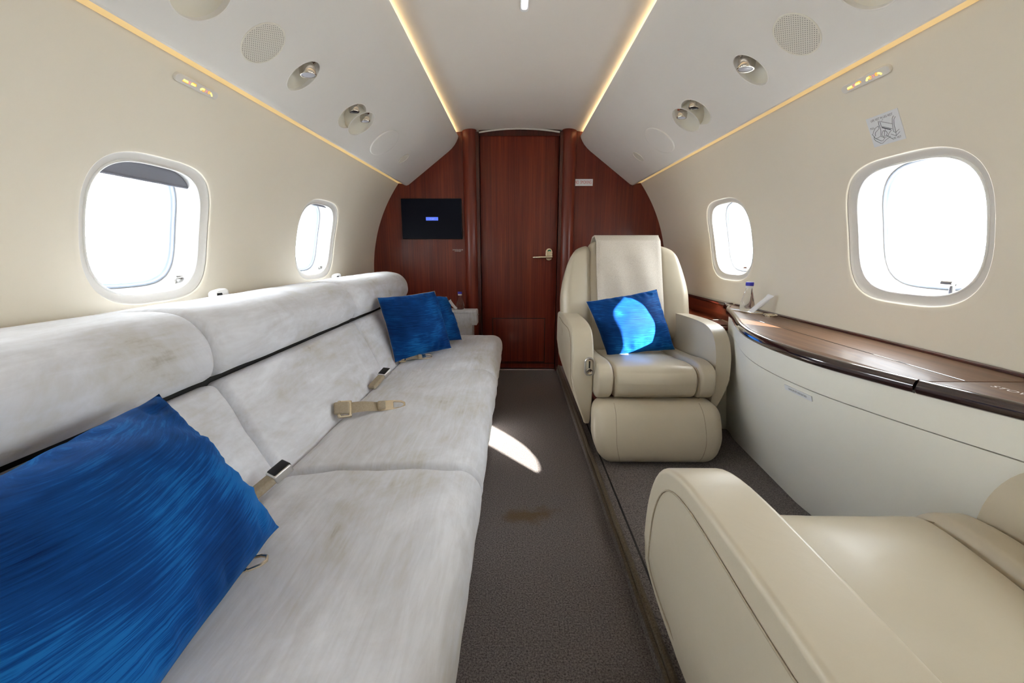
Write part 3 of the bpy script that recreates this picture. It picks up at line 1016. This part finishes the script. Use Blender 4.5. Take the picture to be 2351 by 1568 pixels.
# end cabinet beyond the sofa
cab = thing('end_cabinet', (-.64, 2.86, 0), 'suede-covered end cabinet against the bulkhead beyond the sofa', 'cabinet')
obj('body', rbox(-.985, -.322, 2.803, 2.915, 0, .455, .006, n=6, seg=3), 'suede', cab)
obj('side_flap', rbox(-.340, -.291, 2.801, 2.910, .372, .470, .006, n=4, seg=3), 'suede', cab)
obj('top', rbox(-.985, -.293, 2.800, 2.915, .452, .474, .006, (0, 0, .001), 6, None, 3), 'suede', cab)
obj('back_filler', rbox(-.985, -.392, 2.905, 2.966, 0, .470, .004, n=3, seg=2), 'suede', cab)
obj('catch', lathe([(.006, 0), (.006, .008), (.004, .010)], 14, (-.291, 2.855, .44), (1, 0, 0)), 'chrome', cab)

# ------------------------------------------------------------------ blue cushions
def pillow(corners, thick, label, seed, group='blue velvet cushions', pipe=True):
    A, B, C, D = [Vector(c) for c in corners]
    nrm = (B - A).cross(D - A).normalized()                 # towards the viewer or away; sign fixed below
    ctr = (A + B + C + D) / 4
    if nrm.dot(CAM - ctr) < 0: nrm = -nrm
    n = 44
    def pt(u, v, s):
        # corners poke out, edges draw in
        kx = 1 - .040 * math.cos(PI * v / 2) ** .8 if abs(v) < 1 else 1
        ky = 1 - .040 * math.cos(PI * u / 2) ** .8 if abs(u) < 1 else 1
        uu, vv = u * kx * (1 + .014 * nz(v * 3, seed, 1.1)), v * ky * (1 + .014 * nz(u * 3, seed, 7.1))
        a, b = (uu + 1) / 2, (vv + 1) / 2
        base = A * ((1 - a) * (1 - b)) + B * (a * (1 - b)) + C * (a * b) + D * ((1 - a) * b)
        e = max(0, (1 - u * u)) * max(0, (1 - v * v))
        t = thick / 2 * (.55 * e ** .40 + .45 * e ** .9)
        edge = min(1 - abs(u), 1 - abs(v))
        along = (u if 1 - abs(v) < 1 - abs(u) else v)
        wr = .012 * math.exp(-((edge - .14) / .13) ** 2) * nz(along * 7 + seed, edge * 1.5, s * 3 + (2 if along is u else 5)) * min(1, e * 10)
        wr += .0045 * math.exp(-(edge / .30) ** 2) * nz(along * 15 + seed * 3, edge * 1.2, s * 5 + (11 if along is u else 17)) * min(1, e * 9)
        wr += .007 * nz(u * 2.2, v * 2.2 + seed, s) * min(1, e * 6)
        return base + nrm * (s * (t + wr) * (1 if s > 0 else .55))
    f = grid(lambda i, j: pt(2 * i - 1, 2 * j - 1, 1), n, n)
    b = grid(lambda i, j: pt(2 * i - 1, 2 * j - 1, -1), n, n)
    vf = join(f, b)
    V, Fc = vf
    bm = bmesh.new()
    bv = [bm.verts.new(v) for v in V]
    for q in Fc:
        bm.faces.new([bv[i] for i in q])
    bmesh.ops.remove_doubles(bm, verts=bm.verts, dist=1e-5)
    bm.verts.index_update()
    vf = ([v.co.copy() for v in bm.verts], [tuple(v.index for v in q.verts) for q in bm.faces])
    bm.free()
    th_ = thing('cushion', (ctr.x, ctr.y, min(c.z for c in (A, B, C, D))), label, 'cushion', group)
    cv = obj('cover', vf, 'velvet', th_, sharp=0)
    rim = []
    m = 40
    for k in range(m): rim.append(pt(-1 + 2 * k / m, -1, 0))
    for k in range(m): rim.append(pt(1, -1 + 2 * k / m, 0))
    for k in range(m): rim.append(pt(1 - 2 * k / m, 1, 0))
    for k in range(m): rim.append(pt(-1, 1 - 2 * k / m, 0))
    if pipe: obj('piping', tube(rim, .0009, 6, closed=True), 'blanket', th_)
    return th_

def ray_at(px, py, axis, val):
    d = fwd + rgt * ((px - IMG_W / 2) / F_PX) - upv * ((py - IMG_H / 2) / F_PX)
    i = 'xyz'.index(axis)
    return CAM + d * ((val - CAM[i]) / d[i])

def away(c, k): return [CAM + (Vector(p) - CAM) * k for p in c]
pillow(away([(.305, 1.900, .648), (.640, 1.935, .702), (.715, 1.845, .433), (.392, 1.790, .412)], 1.045), .20,
       'blue velvet cushion lit by the sun on the armchair facing the camera', 1)
pillow([(-.665, 1.895, .666), (-.438, 2.105, .676), (-.350, 2.035, .392), (-.580, 1.825, .372)], .19,
       'blue velvet cushion in front at the far end of the sofa', 2)
pillow([(-.640, 2.190, .640), (-.425, 2.390, .615), (-.322, 2.235, .392), (-.540, 2.050, .400)], .18,
       'blue velvet cushion half hidden behind another at the sofa end', 3)
pillow([(-.608, .205, .616), (-.632, .660, .640), (-.437, .630, .404), (-.388, .222, .420)], .19,
       'large blue velvet cushion in the foreground corner of the sofa', 4, pipe=False)

# ------------------------------------------------------------------ armchairs
def make_chair(T, label, key):
    base = T(Vector((0, .3, .045)))
    ch = thing('armchair', (base.x, base.y, .045), label, 'armchair', 'beige leather armchairs')
    def add(name, vf, mat='leather', sharp=0, par=None, **kw):
        return obj(name, xf(vf, T), mat, par or ch, sharp=sharp, **kw)
    add('base', rbox(-.21, .21, .02, .56, .045, .20, .02, n=3), 'black', 40)
    # seat: centre cushion and two side bolsters
    def seat_d(q):
        x, y, z = q
        if z > .33: z += .012 * math.exp(-((y - .10) / .10) ** 2) - .020 * max(0, (y - .1) / .4)
        return x + .0015 * nz(x, y, z, 20), y + (.010 * max(0, (.36 - z) / .1)), z + .003 * nz(x, y, 2, 12)
    add('seat_cushion', rbox(-.172, .172, .0, .50, .285, .408, (.02, .055, .05), (0, .010, .008), 14, seat_d, 6))
    for s in (-1, 1):
        x0, x1 = sorted((s * .166, s * .247))
        add('seat_bolster', rbox(x0, x1, .004, .48, .285, .418, (.020, .05, .048), (0, .006, .006), 12, seat_d, 6))
        add('seat_seam', tube([(s * .169, .035 + .0 * i, .285 + .0 * i) if False else (s * .1695, y, z) for y, z in ((-.0035, .30), (-.0065, .33), (-.003, .36), (.006, .385), (.022, .402), (.05, .4135))], .0011, 5), 'webbing')
    # leg rest
    def leg_d(q):
        x, y, z = q
        t = max(0, min(1, (.285 - z) / .235))
        y += .030 - .060 * math.sin(t * PI * .60)
        x *= 1.0 + .02 * math.sin(t * PI) - .13 * (max(0, t - .55) / .45) ** 1.5
        return x, y + .001 * nz(x, y, z, 14), z
    lr = add('leg_rest', rbox(-.250, .250, -.065, .07, .050, .284, (.045, .045, .05), (0, .018, 0), 14, leg_d, 6))
    for s in (-1, 1):
        pts = []
        for i in range(15):
            z = .281 - .225 * i / 14
            t = (.285 - z) / .235
            p2 = (z - .167) / .117
            y = -.065 - .018 * (1 - (.170 / .25) ** 2) * (1 - p2 * p2)
            k_ = max(0, abs(z - .167) - .067) / .05
            y += .045 * (1 - math.sqrt(max(0, 1 - min(1, k_) ** 2)))
            pts.append(Vector(leg_d(Vector((s * .170, y - .0003, z)))))
        add('leg_rest_seam', tube(pts, .0012, 5), 'webbing')
        pts = [Vector((p.x * 1.33, p.y + .012, p.z)) for p in pts]
    # armrests
    prof = smooth_poly([(.095, .125), (.062, .20), (.046, .30), (.043, .40), (.052, .475), (.088, .540), (.15, .570), (.27, .576), (.45, .571), (.63, .562), (.68, .545), (.69, .42), (.66, .25), (.42, .165)], 2)
    for s in (-1, 1):
        def dx(p, xo):
            t = max(0, min(1, (.36 - p[1]) / .24))
            return xo + (.078 * t ** 1.2 if xo < -.29 else .0)
        XO = -.336 if (s < 0) == (key == 'far') else -.308
        def f0(p): return Vector((s * -dx(p, XO), p[0], p[1]))
        def f1(p): return Vector((s * .247, p[0], p[1]))
        a = add('armrest', prism(prof, f0, f1, .034, 8), sharp=0, wn=True)
        # stitched seam around the outer panel
        sm2 = []
        for p in prof:
            if p[0] < .62 and not (p[1] < .30 and p[0] > .2):
                d = Vector((.38 - p[0], .36 - p[1])); d.normalize()
                q = (p[0] + d.x * .036, p[1] + d.y * .036)
                sm2.append(Vector((s * (-dx((0, p[1]), XO) + .0004), q[0], q[1])))
        k0 = max(range(len(sm2) - 1), key=lambda i: (sm2[i + 1] - sm2[i]).length)
        if (sm2[k0 + 1] - sm2[k0]).length > .08: sm2 = sm2[k0 + 1:] + sm2[:k0 + 1]
        add('armrest_seam', tube(sm2, .0013, 5), 'webbing', par=ch)
    # backrest
    tb = math.radians(19)
    bw = Vector((0, math.sin(tb), math.cos(tb))); bt = Vector((0, -math.cos(tb), math.sin(tb)))
    o0 = Vector((0, .475, .36))
    def bmap(q):
        # q.y = forward out of the back, q.z = up along it
        return o0 + Vector((q.x, 0, 0)) + bw * q.z + bt * q.y
    def cen(q):
        x, y, z = q
        y += .012 * math.sin(max(0, min(1, z / .6)) * PI) + .002 * nz(x, z, 1, 10)
        if z > .45: x *= 1 - .10 * ((z - .45) / .17) ** 2
        return bmap(Vector((x, y, z)))
    add('backrest', rbox(-.195, .195, -.13, .0, 0, .615, (.05, .04, .05), (0, .012, .0), 14, cen, 6))
    for s in (-1, 1):
        def wing(q):
            x, y, z = q
            t = max(0, z - .30) / .28
            xo = abs(x)
            k = (xo - .17) / .155
            x = s * (.17 + (xo - .17) * (1 - .34 * min(1, t) ** 1.6))
            z -= .045 * max(0, k) ** 2 * min(1, t)
            y += .030 * max(0, min(1, k)) * (1 - .4 * min(1, t))
            return bmap(Vector((x, y, z)))
        x0, x1 = sorted((s * .168, s * .328))
        add('back_wing', rbox(x0, x1, -.15, .015, .08, .585, (.045, .05, .06), (.0, .010, 0), 12, wing, 6))
        add('wing_seam', tube([wing(Vector((s * .178, .0155, z))) for z in [.12 + .42 * i / 14 for i in range(15)]], .0012, 5), 'webbing')
    # recline lever on the front of one arm
    p0 = Vector((-.265 if key == 'far' else .265, .0445, .418))
    def ov(rx, rz, y, n=36, hz=.018):
        return [Vector((p0.x + rx * math.cos(2 * PI * (i + .5) / n), y, p0.z + (hz if math.sin(2 * PI * (i + .5) / n) > 0 else -hz) + rz * math.sin(2 * PI * (i + .5) / n))) for i in range(n)]
    tl = lambda y, z: y + .0
    lv = add('recline_lever', bridge([ov(.0215, .0215, .052), ov(.0215, .0215, .0405), ov(.0195, .0195, .0385), ov(.0155, .0155, .0385), ov(.0148, .0148, .054)]), 'steel', 40)
    V, Fc = bridge([ov(.0148, .0148, .0485), ov(.006, .006, .0490)])
    add('lever_recess', (V, Fc + [tuple(range(36, 72))]), 'bronze', 0, lv)
    add('lever_slot', rbox(p0.x - .0030, p0.x + .0030, .0445, .0510, p0.z - .012, p0.z + .022, .001, n=1, seg=2), 'dark', 40, lv)
    add('lever_knob', lathe([(.0085, -.006), (.0135, .0), (.0135, .012), (.0115, .0145), (.004, .0125), (.0005, .012)], 24, (p0.x, .049, p0.z - .019), (0, -1, 0)), 'chrome', 35, lv)
    return ch, bmap
CX = .545
far_T = lambda v: Vector((CX + v[0], 1.565 + v[1], v[2]))
near_T = lambda v: Vector((CX - v[0], .690 - v[1], v[2]))
_, bm_far = make_chair(far_T, 'beige leather armchair facing the camera in front of the wood bulkhead', 'far')
make_chair(near_T, 'beige leather armchair in the near right corner seen from behind', 'near')

# blanket over the far chair's back
def blanket_pt(u, v, side):
    # v: 0 behind the chair .. 1 lower front
    path = [(-.150, .47), (-.148, .56), (-.125, .618), (-.06, .634), (.0, .622), (.027, .585), (.034, .50), (.036, .40), (.034, .28), (.028, .14)]
    t = v * (len(path) - 1); i = min(int(t), len(path) - 2); f_ = t - i
    f_ = f_ * f_ * (3 - 2 * f_) * .3 + f_ * .7
    a = Vector(path[i]) * (1 - f_) + Vector(path[i + 1]) * f_
    x = -.150 + .335 * u
    fold = .006 * math.sin(u * 9 + v * 3) * max(0, v - .4) * 1.6 + .010 * nz(u * 3, v * 4, 1.7) * max(0, v - .35) + .016 * math.sin((u * 1.1 - v * .9) * 12) * max(0, v - .5)
    x += .010 * (v - .5) + .006 * nz(v * 3, u, 5)
    off = .004 * side + fold * .8
    if abs(u - .5) > .47: off -= .004
    y = a.x + (off if v > .45 else (-off if v < .2 else 0))
    z = a.y + (.004 * side if .2 <= v <= .45 else 0)
    return far_T(bm_far(Vector((x, y + .006, z + .006))))
bk = obj('blanket', join(grid(lambda u, v: blanket_pt(u, v, 1), 30, 60), grid(lambda u, v: blanket_pt(u, v, -1), 30, 60),
                         grid(lambda u, v: blanket_pt(0, u, 2 * v - 1), 60, 1), grid(lambda u, v: blanket_pt(1, u, 2 * v - 1), 60, 1)), 'blanket', None, sharp=60)
tag(bk, 'cream knitted blanket draped over the far armchair back', 'blanket')

# ------------------------------------------------------------------ bow-fronted side counter on the right
TOPX = [(.30, .985), (.42, .925), (.54, .872), (.66, .825), (.76, .784), (.86, .752), (.95, .725), (1.05, .712), (1.15, .7105), (1.25, .720), (1.35, .742), (1.45, .778), (1.55, .820), (1.65, .862), (1.74, .895), (1.80, .920)]
BOTX = [(.30, 1.0), (1.24, .930), (1.72, .965), (1.80, .985)]
def lerp_tab(tab, y):
    for (a, xa), (b, xb) in zip(tab, tab[1:]):
        if y <= b: return xa + (xb - xa) * max(0, (y - a)) / (b - a)
    return tab[-1][1]
def smt(y):
    return sum(lerp_tab(TOPX, y + d) for d in (-.05, -.025, 0, .025, .05)) / 5
def front_x(y, z):
    # cabinet face leaning back towards the floor
    t = max(0, min(1, (.605 - z) / .56))
    e = t ** 1.35
    return (smt(y) + .006) * (1 - e) + lerp_tab(BOTX, y) * e
ct = thing('side_counter', (.95, 1.05, .045), 'bow-fronted cream side counter with wooden top under the right windows', 'cabinet')
def face(z0, z1, o=0, n=8):
    def fn(u, v):
        y = .34 + (1.795 - .34) * u; z = z0 + (z1 - z0) * v
        return (front_x(y, z) + o, y, z)
    return fn
def panel(z0, z1, o):
    fr_ = grid(face(z0, z1, o), 48, 10)
    lo = grid(lambda u, v: (face(z0, z1, o)(u, 0)[0] + .05 * v, .34 + 1.455 * u, z0), 48, 1)
    hi = grid(lambda u, v: (face(z0, z1, o)(u, 1)[0] + .05 * v, .34 + 1.455 * u, z1), 48, 1)
    en_ = grid(lambda u, v: (min(1.0, front_x(1.795, z0 + (z1 - z0) * v) + o + (1.0 - front_x(1.795, z0 + (z1 - z0) * v)) * u), 1.795 + .10 * math.sin(u * PI / 2), z0 + (z1 - z0) * v), 8, 10)
    return join(fr_, lo, hi, en_)
M['counter'] = mottled('cream_counter_vinyl', (.80, .785, .71), (.82, .805, .73), 3, .5, .04, 500)
obj('lower_panel', panel(.046, .5265, .0), 'counter', ct, sharp=45)
obj('upper_panel', panel(.5295, .606, -.0015), 'counter', ct, sharp=45)
obj('panel_gap', panel(.52, .535, .006), 'dark', ct, sharp=45)
# wooden top: outline in plan, front edge with dark nosing
def top_outline(o):
    pts = [(smt(.30 + i * 1.46 / 60) + o, .30 + i * 1.46 / 60) for i in range(61)]
    pts += [(.918 + o * .8, 1.805), (.938 + o * .6, 1.850 + -o * .3), (.962 + o * .4, 1.895 - o * .6), (.985 + o * .2, 1.925 - o), (.994, 1.96 - o * .4), (1.0, 1.99)]
    return pts
def top_piece(y0, y1, x_in, o):
    """slab between two Y values, from the front edge to x_in"""
    pts = [p for p in top_outline(o) if y0 < p[1] < y1]
    a = (lerp_x(y0, o), y0); b = (lerp_x(y1, o), y1)
    return [a] + pts + [b] + [(x_in, y1), (x_in, y0)]
def lerp_x(y, o):
    t = top_outline(o)
    for (xa, ya), (xb, yb) in zip(t, t[1:]):
        if ya <= y <= yb: return xa + (xb - xa) * (y - ya) / (yb - ya + 1e-9)
    return t[-1][0]
ZT = .626
def slab(poly, z0, z1, bev=.0012): return prism(poly, lambda p: Vector((p[0], p[1], z0)), lambda p: Vector((p[0], p[1], z1)), bev, 2)
def seam_x(y): return max(smt(min(1.74, max(.3, y))) + .055, .872 if y > 1.0 else .872)
obj('front_board', slab(top_piece(.786, 1.99, 1.03, .010), .600, ZT), 'wood_top', ct, sharp=30)
obj('lift_lid', slab(top_piece(.32, .782, 1.03, .010), .600, ZT), 'wood_top', ct, sharp=30)
obj('lid_seam', tube([(max(.874 + .0 * y, smt(y) + .03), y, ZT + .0002) for y in [.788 + .02 * i for i in range(38)]], .0009, 5), 'wood_edge', ct)
for y0, y1 in ((.30, .7815), (.7865, 1.985)):
    path = [Vector((lerp_x(y0, .004), y0, ZT - .011))] + [Vector((p[0], p[1], ZT - .011)) for p in top_outline(.004) if y0 + .004 < p[1] < y1 - .004] + [Vector((lerp_x(y1, .004), y1, ZT - .011))]
    V = []; Fc = []
    loops = []
    for i, p in enumerate(path):
        a = path[max(0, i - 1)]; b = path[min(len(path) - 1, i + 1)]
        t = (b - a).normalized(); nn = Vector((-t.y, t.x, 0))
        if nn.x > 0: nn = -nn
        sec = []
        for k in range(14):
            an = -PI / 2 + PI * k / 13
            sec.append(p + nn * (.013 * math.cos(an)) + Vector((0, 0, .0145 * math.sin(an))))
        sec += [p - nn * .004 + Vector((0, 0, .0145)), p - nn * .004 - Vector((0, 0, .0145))]
        loops.append(sec)
    V, Fc = bridge(loops)
    m_ = len(loops[0])
    Fc += [tuple(range(m_)), tuple(range((len(loops) - 1) * m_, len(loops) * m_))]
    obj('nosing', (V, Fc), 'wood_edge', ct, sharp=50)
obj('back_rail', rbox(1.018, 1.034, .32, 1.95, ZT - .01, ZT + .006, .003, n=3, seg=2), 'wood_dark', ct)
# lettering on the lift-up lid (cut by the picture edge)
text('lettering', 'STOWAGE', .021, 'white_ink', ct, (.893, .757, ZT + .0006), (0.10, -1, 0), (1, .10, 0), align='LEFT')
# label on the lower panel
yl, zl = 1.055, .506
lp0 = Vector((front_x(yl, zl) - .0012, yl, zl))
tang = Vector((front_x(yl - .04, zl) - front_x(yl + .04, zl), -.08, 0)).normalized()
upw = Vector((front_x(yl, zl + .01) - front_x(yl, zl - .01), 0, .02)).normalized()
nrm_ = tang.cross(upw)
if nrm_.x > 0: nrm_ = -nrm_
lb = thing('vest_label', lp0, 'small white label strip with black lettering on the cream counter front', 'label')
obj('strip', prism([(-.049, -.0075), (.049, -.0075), (.049, .0075), (-.049, .0075)], lambda p: lp0 + tang * p[0] + upw * p[1] - nrm_ * .001, lambda p: lp0 + tang * p[0] + upw * p[1] + nrm_ * .0008), 'paper', lb, smooth=False)
text('lettering', 'DIVAN LIFE VEST INSIDE SEAT BASE', .0080, 'ink', lb, lp0 + nrm_ * .0012, tang, upw, sx=.52)

# wooden ledge beside the far armchair
lg = thing('side_ledge', (.94, 2.3, .045), 'red mahogany ledge and wall panel beside the far armchair', 'ledge')
obj('wall_board', rbox(1.000, 1.028, 1.80, YF - .003, .50, .618, .003, n=3, seg=2), 'wood_h', lg)
obj('shelf', rbox(.885, 1.005, 1.80, YF - .003, .532, .547, .003, n=3, seg=2), 'wood_h', lg)
obj('rail', rbox(.990, 1.034, 1.985, YF - .003, .614, .632, .006, n=3, seg=3), 'wood_edge', lg)
obj('cabinet_body', rbox(.892, 1.0, 1.83, YF - .003, .046, .533, .004, n=3, seg=2), 'counter', lg)
asht = thing('flush_tray', (.945, 1.905, .547), 'flush rectangular tray with a champagne metal frame on the mahogany ledge', 'tray')
def rect_ring(x0, x1, y0, y1, z, r):
    return tube([(x0, y0, z), (x1, y0, z), (x1, y1, z), (x0, y1, z)], r, 8, closed=True)
obj('frame', rect_ring(.900, .985, 1.835, 1.985, .5492, .0042), 'champagne', asht, sharp=50)
obj('lid', rbox(.903, .982, 1.838, 1.982, .5462, .5490, .001, n=2, seg=2), 'wood_h', asht)

# things standing on the counter
def bottle(x, y, z, sc, label):
    b = thing('water_bottle', (x, y, z), label, 'bottle', 'small water bottles')
    prof = [(.001, .002), (.020, .0), (.0262, .003), (.0285, .010), (.0282, .022), (.0268, .034), (.0235, .052), (.0185, .070), (.0142, .086), (.0126, .096), (.0126, .104), (.001, .1045)]
    obj('body', lathe([(r * sc, h * sc) for r, h in prof], 36, (x, y, z + .0006)), 'bottle', b, sharp=50)
    obj('neck_ring', lathe([(r * sc, h * sc) for r, h in [(.0118, .0985), (.0140, .0985), (.0140, .1085), (.0118, .1085)]], 28, (x, y, z)), 'white', b)
    obj('cap', lathe([(r * sc, h * sc) for r, h in [(.0118, .1085), (.0152, .1085), (.0156, .112), (.0154, .1215), (.0142, .1235), (.001, .1240)]], 30, (x, y, z)), 'cap', b)
bottle(.968, 1.752, ZT, 1.0, 'clear water bottle with blue cap on the right side counter')
bottle(-.412, 2.862, .4755, 1.0, 'clear water bottle with blue cap on the end cabinet by the bulkhead')
def sachet(p0, p1, wdir, w, label, bend=.0):
    p0, p1, wdir = Vector(p0), Vector(p1), Vector(wdir).normalized()
    ax = (p1 - p0); nn = ax.cross(wdir).normalized()
    def pt(u, v, s):
        t = v
        th_ = .0075 * math.sin(PI * min(1, t * 1.08)) ** .6 * (1 - (2 * u - 1) ** 2) ** .5 if t < .92 else 0
        ww = w * (1.0 + (.12 if t > .9 else 0))
        return p0 + ax * t + wdir * ((u - .5) * ww) + nn * (s * (th_ + .0004) + bend * math.sin(PI * t))
    o = obj('wet_towel_sachet', join(grid(lambda u, v: pt(u, v, 1), 10, 24), grid(lambda u, v: pt(u, v, -1), 10, 24)), 'sachet', None, sharp=0)
    tag(o, label, 'sachet', 'wet towel sachets')
sachet((.955, 1.700, ZT + .004), (1.012, 1.668, ZT + .078), (.25, -.80, -.15), .026, 'white towel sachet leaning on the wall by the right bottle', .003)
sachet((-.437, 2.850, .480), (-.487, 2.868, .540), (.6, -.5, .45), .024, 'white towel sachet leaning left of the end cabinet bottle', -.006)
ty = thing('cup_tray', (.962, 1.752, ZT), 'thin metal-rimmed oval tray under the right water bottle', 'tray')
def oval(rx, ry, z, n=40): return [Vector((.962 + rx * math.cos(2 * PI * i / n) - .22 * ry * math.sin(2 * PI * i / n), 1.752 + ry * math.sin(2 * PI * i / n), z)) for i in range(n)]
obj('rim', tube(oval(.038, .083, ZT + .0012), .0022, 6, closed=True), 'champagne', ty)
V, Fc = bridge([oval(.037, .082, ZT + .0002), oval(.02, .05, ZT + .0004)])
obj('plate', (V, Fc + [tuple(range(40, 80))]), 'lens', ty)
dl = thing('metal_dial', (.985, 1.612, ZT), 'round champagne metal dial set in the counter top', 'dial')
obj('ring', lathe([(.024, 0), (.024, .006), (.0225, .008), (.017, .008), (.016, .0055), (.001, .0055)], 32, (.985, 1.612, ZT + .0003)), 'champagne', dl, sharp=35)
for k in range(12):
    a = 2 * PI * k / 12
    obj('rib', rbox(.985 + .0235 * math.cos(a) - .0018, .985 + .0235 * math.cos(a) + .0018, 1.612 + .0235 * math.sin(a) - .0018, 1.612 + .0235 * math.sin(a) + .0018, ZT + .0008, ZT + .0068, .0007, n=1, seg=1), 'chrome', dl)

# ------------------------------------------------------------------ seat belts on the sofa
def buckle(p, d, label):
    d = Vector(d).normalized(); up_ = Vector((0, 0, 1)); sd = d.cross(up_).normalized(); up2 = sd.cross(d)
    p = Vector(p)
    def L(q): return p + d * q[0] + sd * q[1] + up2 * q[2]
    b = thing('belt_buckle', (p.x, p.y, p.z), label, 'seat belt', 'seat belt buckles')
    obj('sleeve', xf(rbox(-.055, .020, -.015, .015, -.008, .008, .005, (0, 0, .002), 4), L), 'webbing', b)
    obj('housing', xf(rbox(.014, .056, -.0185, .0185, -.010, .011, .004, n=3), L), 'steel', b)
    obj('press_plate', xf(rbox(.018, .0575, -.0160, .0160, .003, .0128, .003, (0, 0, .001), 3), L), 'black', b)
buckle((-.555, .783, .392), (.45, .75, .34), 'black-faced belt buckle between the near sofa seats')
buckle((-.553, 1.525, .390), (.30, .85, .36), 'black-faced belt buckle between the far sofa seats')
def tongue_belt(p, d, label, strap=.085):
    d = Vector(d).normalized(); up_ = Vector((.15, -.55, .83))
    if strap < .02: up_ = Vector((0, -.2, 1))
    up_ = (up_ - d * up_.dot(d)).normalized(); sd = d.cross(up_).normalized()
    p = Vector(p)
    K_ = 1.25 if strap > .02 and p.y < 1.5 else .95
    def L(q): return p + d * (q[0] * K_) + sd * (q[1] * K_) + up_ * (q[2] * K_)
    b = thing('belt_tongue', (p.x, p.y, p.z), label, 'seat belt', 'seat belt tongues')
    if strap > .02:
        obj('anchor_loop', xf(join(rbox(-.014, -.006, -.024, .024, -.002, .010, .003, n=2), rbox(.012, .020, -.024, .024, -.002, .008, .003, n=2),
                                   rbox(-.012, .018, -.0245, -.019, -.001, .007, .002, n=2), rbox(-.012, .018, .019, .0245, -.001, .007, .002, n=2)), L), 'champagne', b)
        obj('anchor_webbing', xf(rbox(-.022, .014, -.018, .018, .004, .014, .005, n=3), L), 'webbing', b)
        obj('strap', xf(grid(lambda u, v: (.014 + strap * u, (v - .5) * (.036 - .008 * u), .005 + .004 * math.sin(u * PI * 1.4) + .002 * v), 14, 4), L), 'webbing', b)
        obj('strap_fold', xf(rbox(strap - .004, strap + .016, -.013, .013, .002, .014, .005, n=3), L), 'webbing', b)
    s0 = strap + .006 if strap > .02 else 0
    pl_ = smooth_poly([(s0, -.017), (s0 + .022, -.017), (s0 + .034, -.012), (s0 + .060, -.011), (s0 + .062, .011), (s0 + .034, .012), (s0 + .022, .017), (s0, .017)], 1)
    hole = smooth_poly([(s0 + .037, -.006), (s0 + .054, -.006), (s0 + .054, .006), (s0 + .037, .006)], 1)
    obj('tongue_plate', xf(tube([(q.x, q.y, .006) for q in smooth_poly([(s0 + .024, -.0135), (s0 + .058, -.009), (s0 + .058, .009), (s0 + .024, .0135)], 1)], .0030, 8, closed=True), L), 'champagne', b)
    obj('tongue_bar', xf(rbox(s0 - .002, s0 + .030, -.0150, .0150, .0045, .0085, .0015, n=2), L), 'champagne', b)
tongue_belt((-.562, 1.205, .390), (.90, .36, -.06), 'taupe belt strap with metal tongue lying on the middle seat')
tongue_belt((-.560, 1.862, .382), (.92, .34, -.03), 'belt strap with metal tongue poking out below the far cushions')
tongue_belt((-.475, .548, .382), (.90, .42, .05), 'metal belt tongue poking out from under the large foreground cushion', .0)

# belt guides on top of the sofa back
for i, (x, y, lab) in enumerate(((-.972, 1.300, 'pale belt guide on the sofa top below the near left window'), (-.972, 2.180, 'pale belt guide on the sofa top below the far left window'))):
    g = thing('belt_guide', (x, y, .742), lab, 'seat belt', 'shoulder belt guides')
    obj('cover', rbox(x - .014, x + .016, y - .030, y + .034, .728, .757, (.008, .014, .010), (0, 0, .002), 5, lambda q: (q[0], q[1], q[2] + .10 * (q[1] - y)), 4), 'white', g)
    obj('slot', rbox(x + .012, x + .0175, y - .024, y - .002, .735, .749, .003, n=2), 'dark', g)
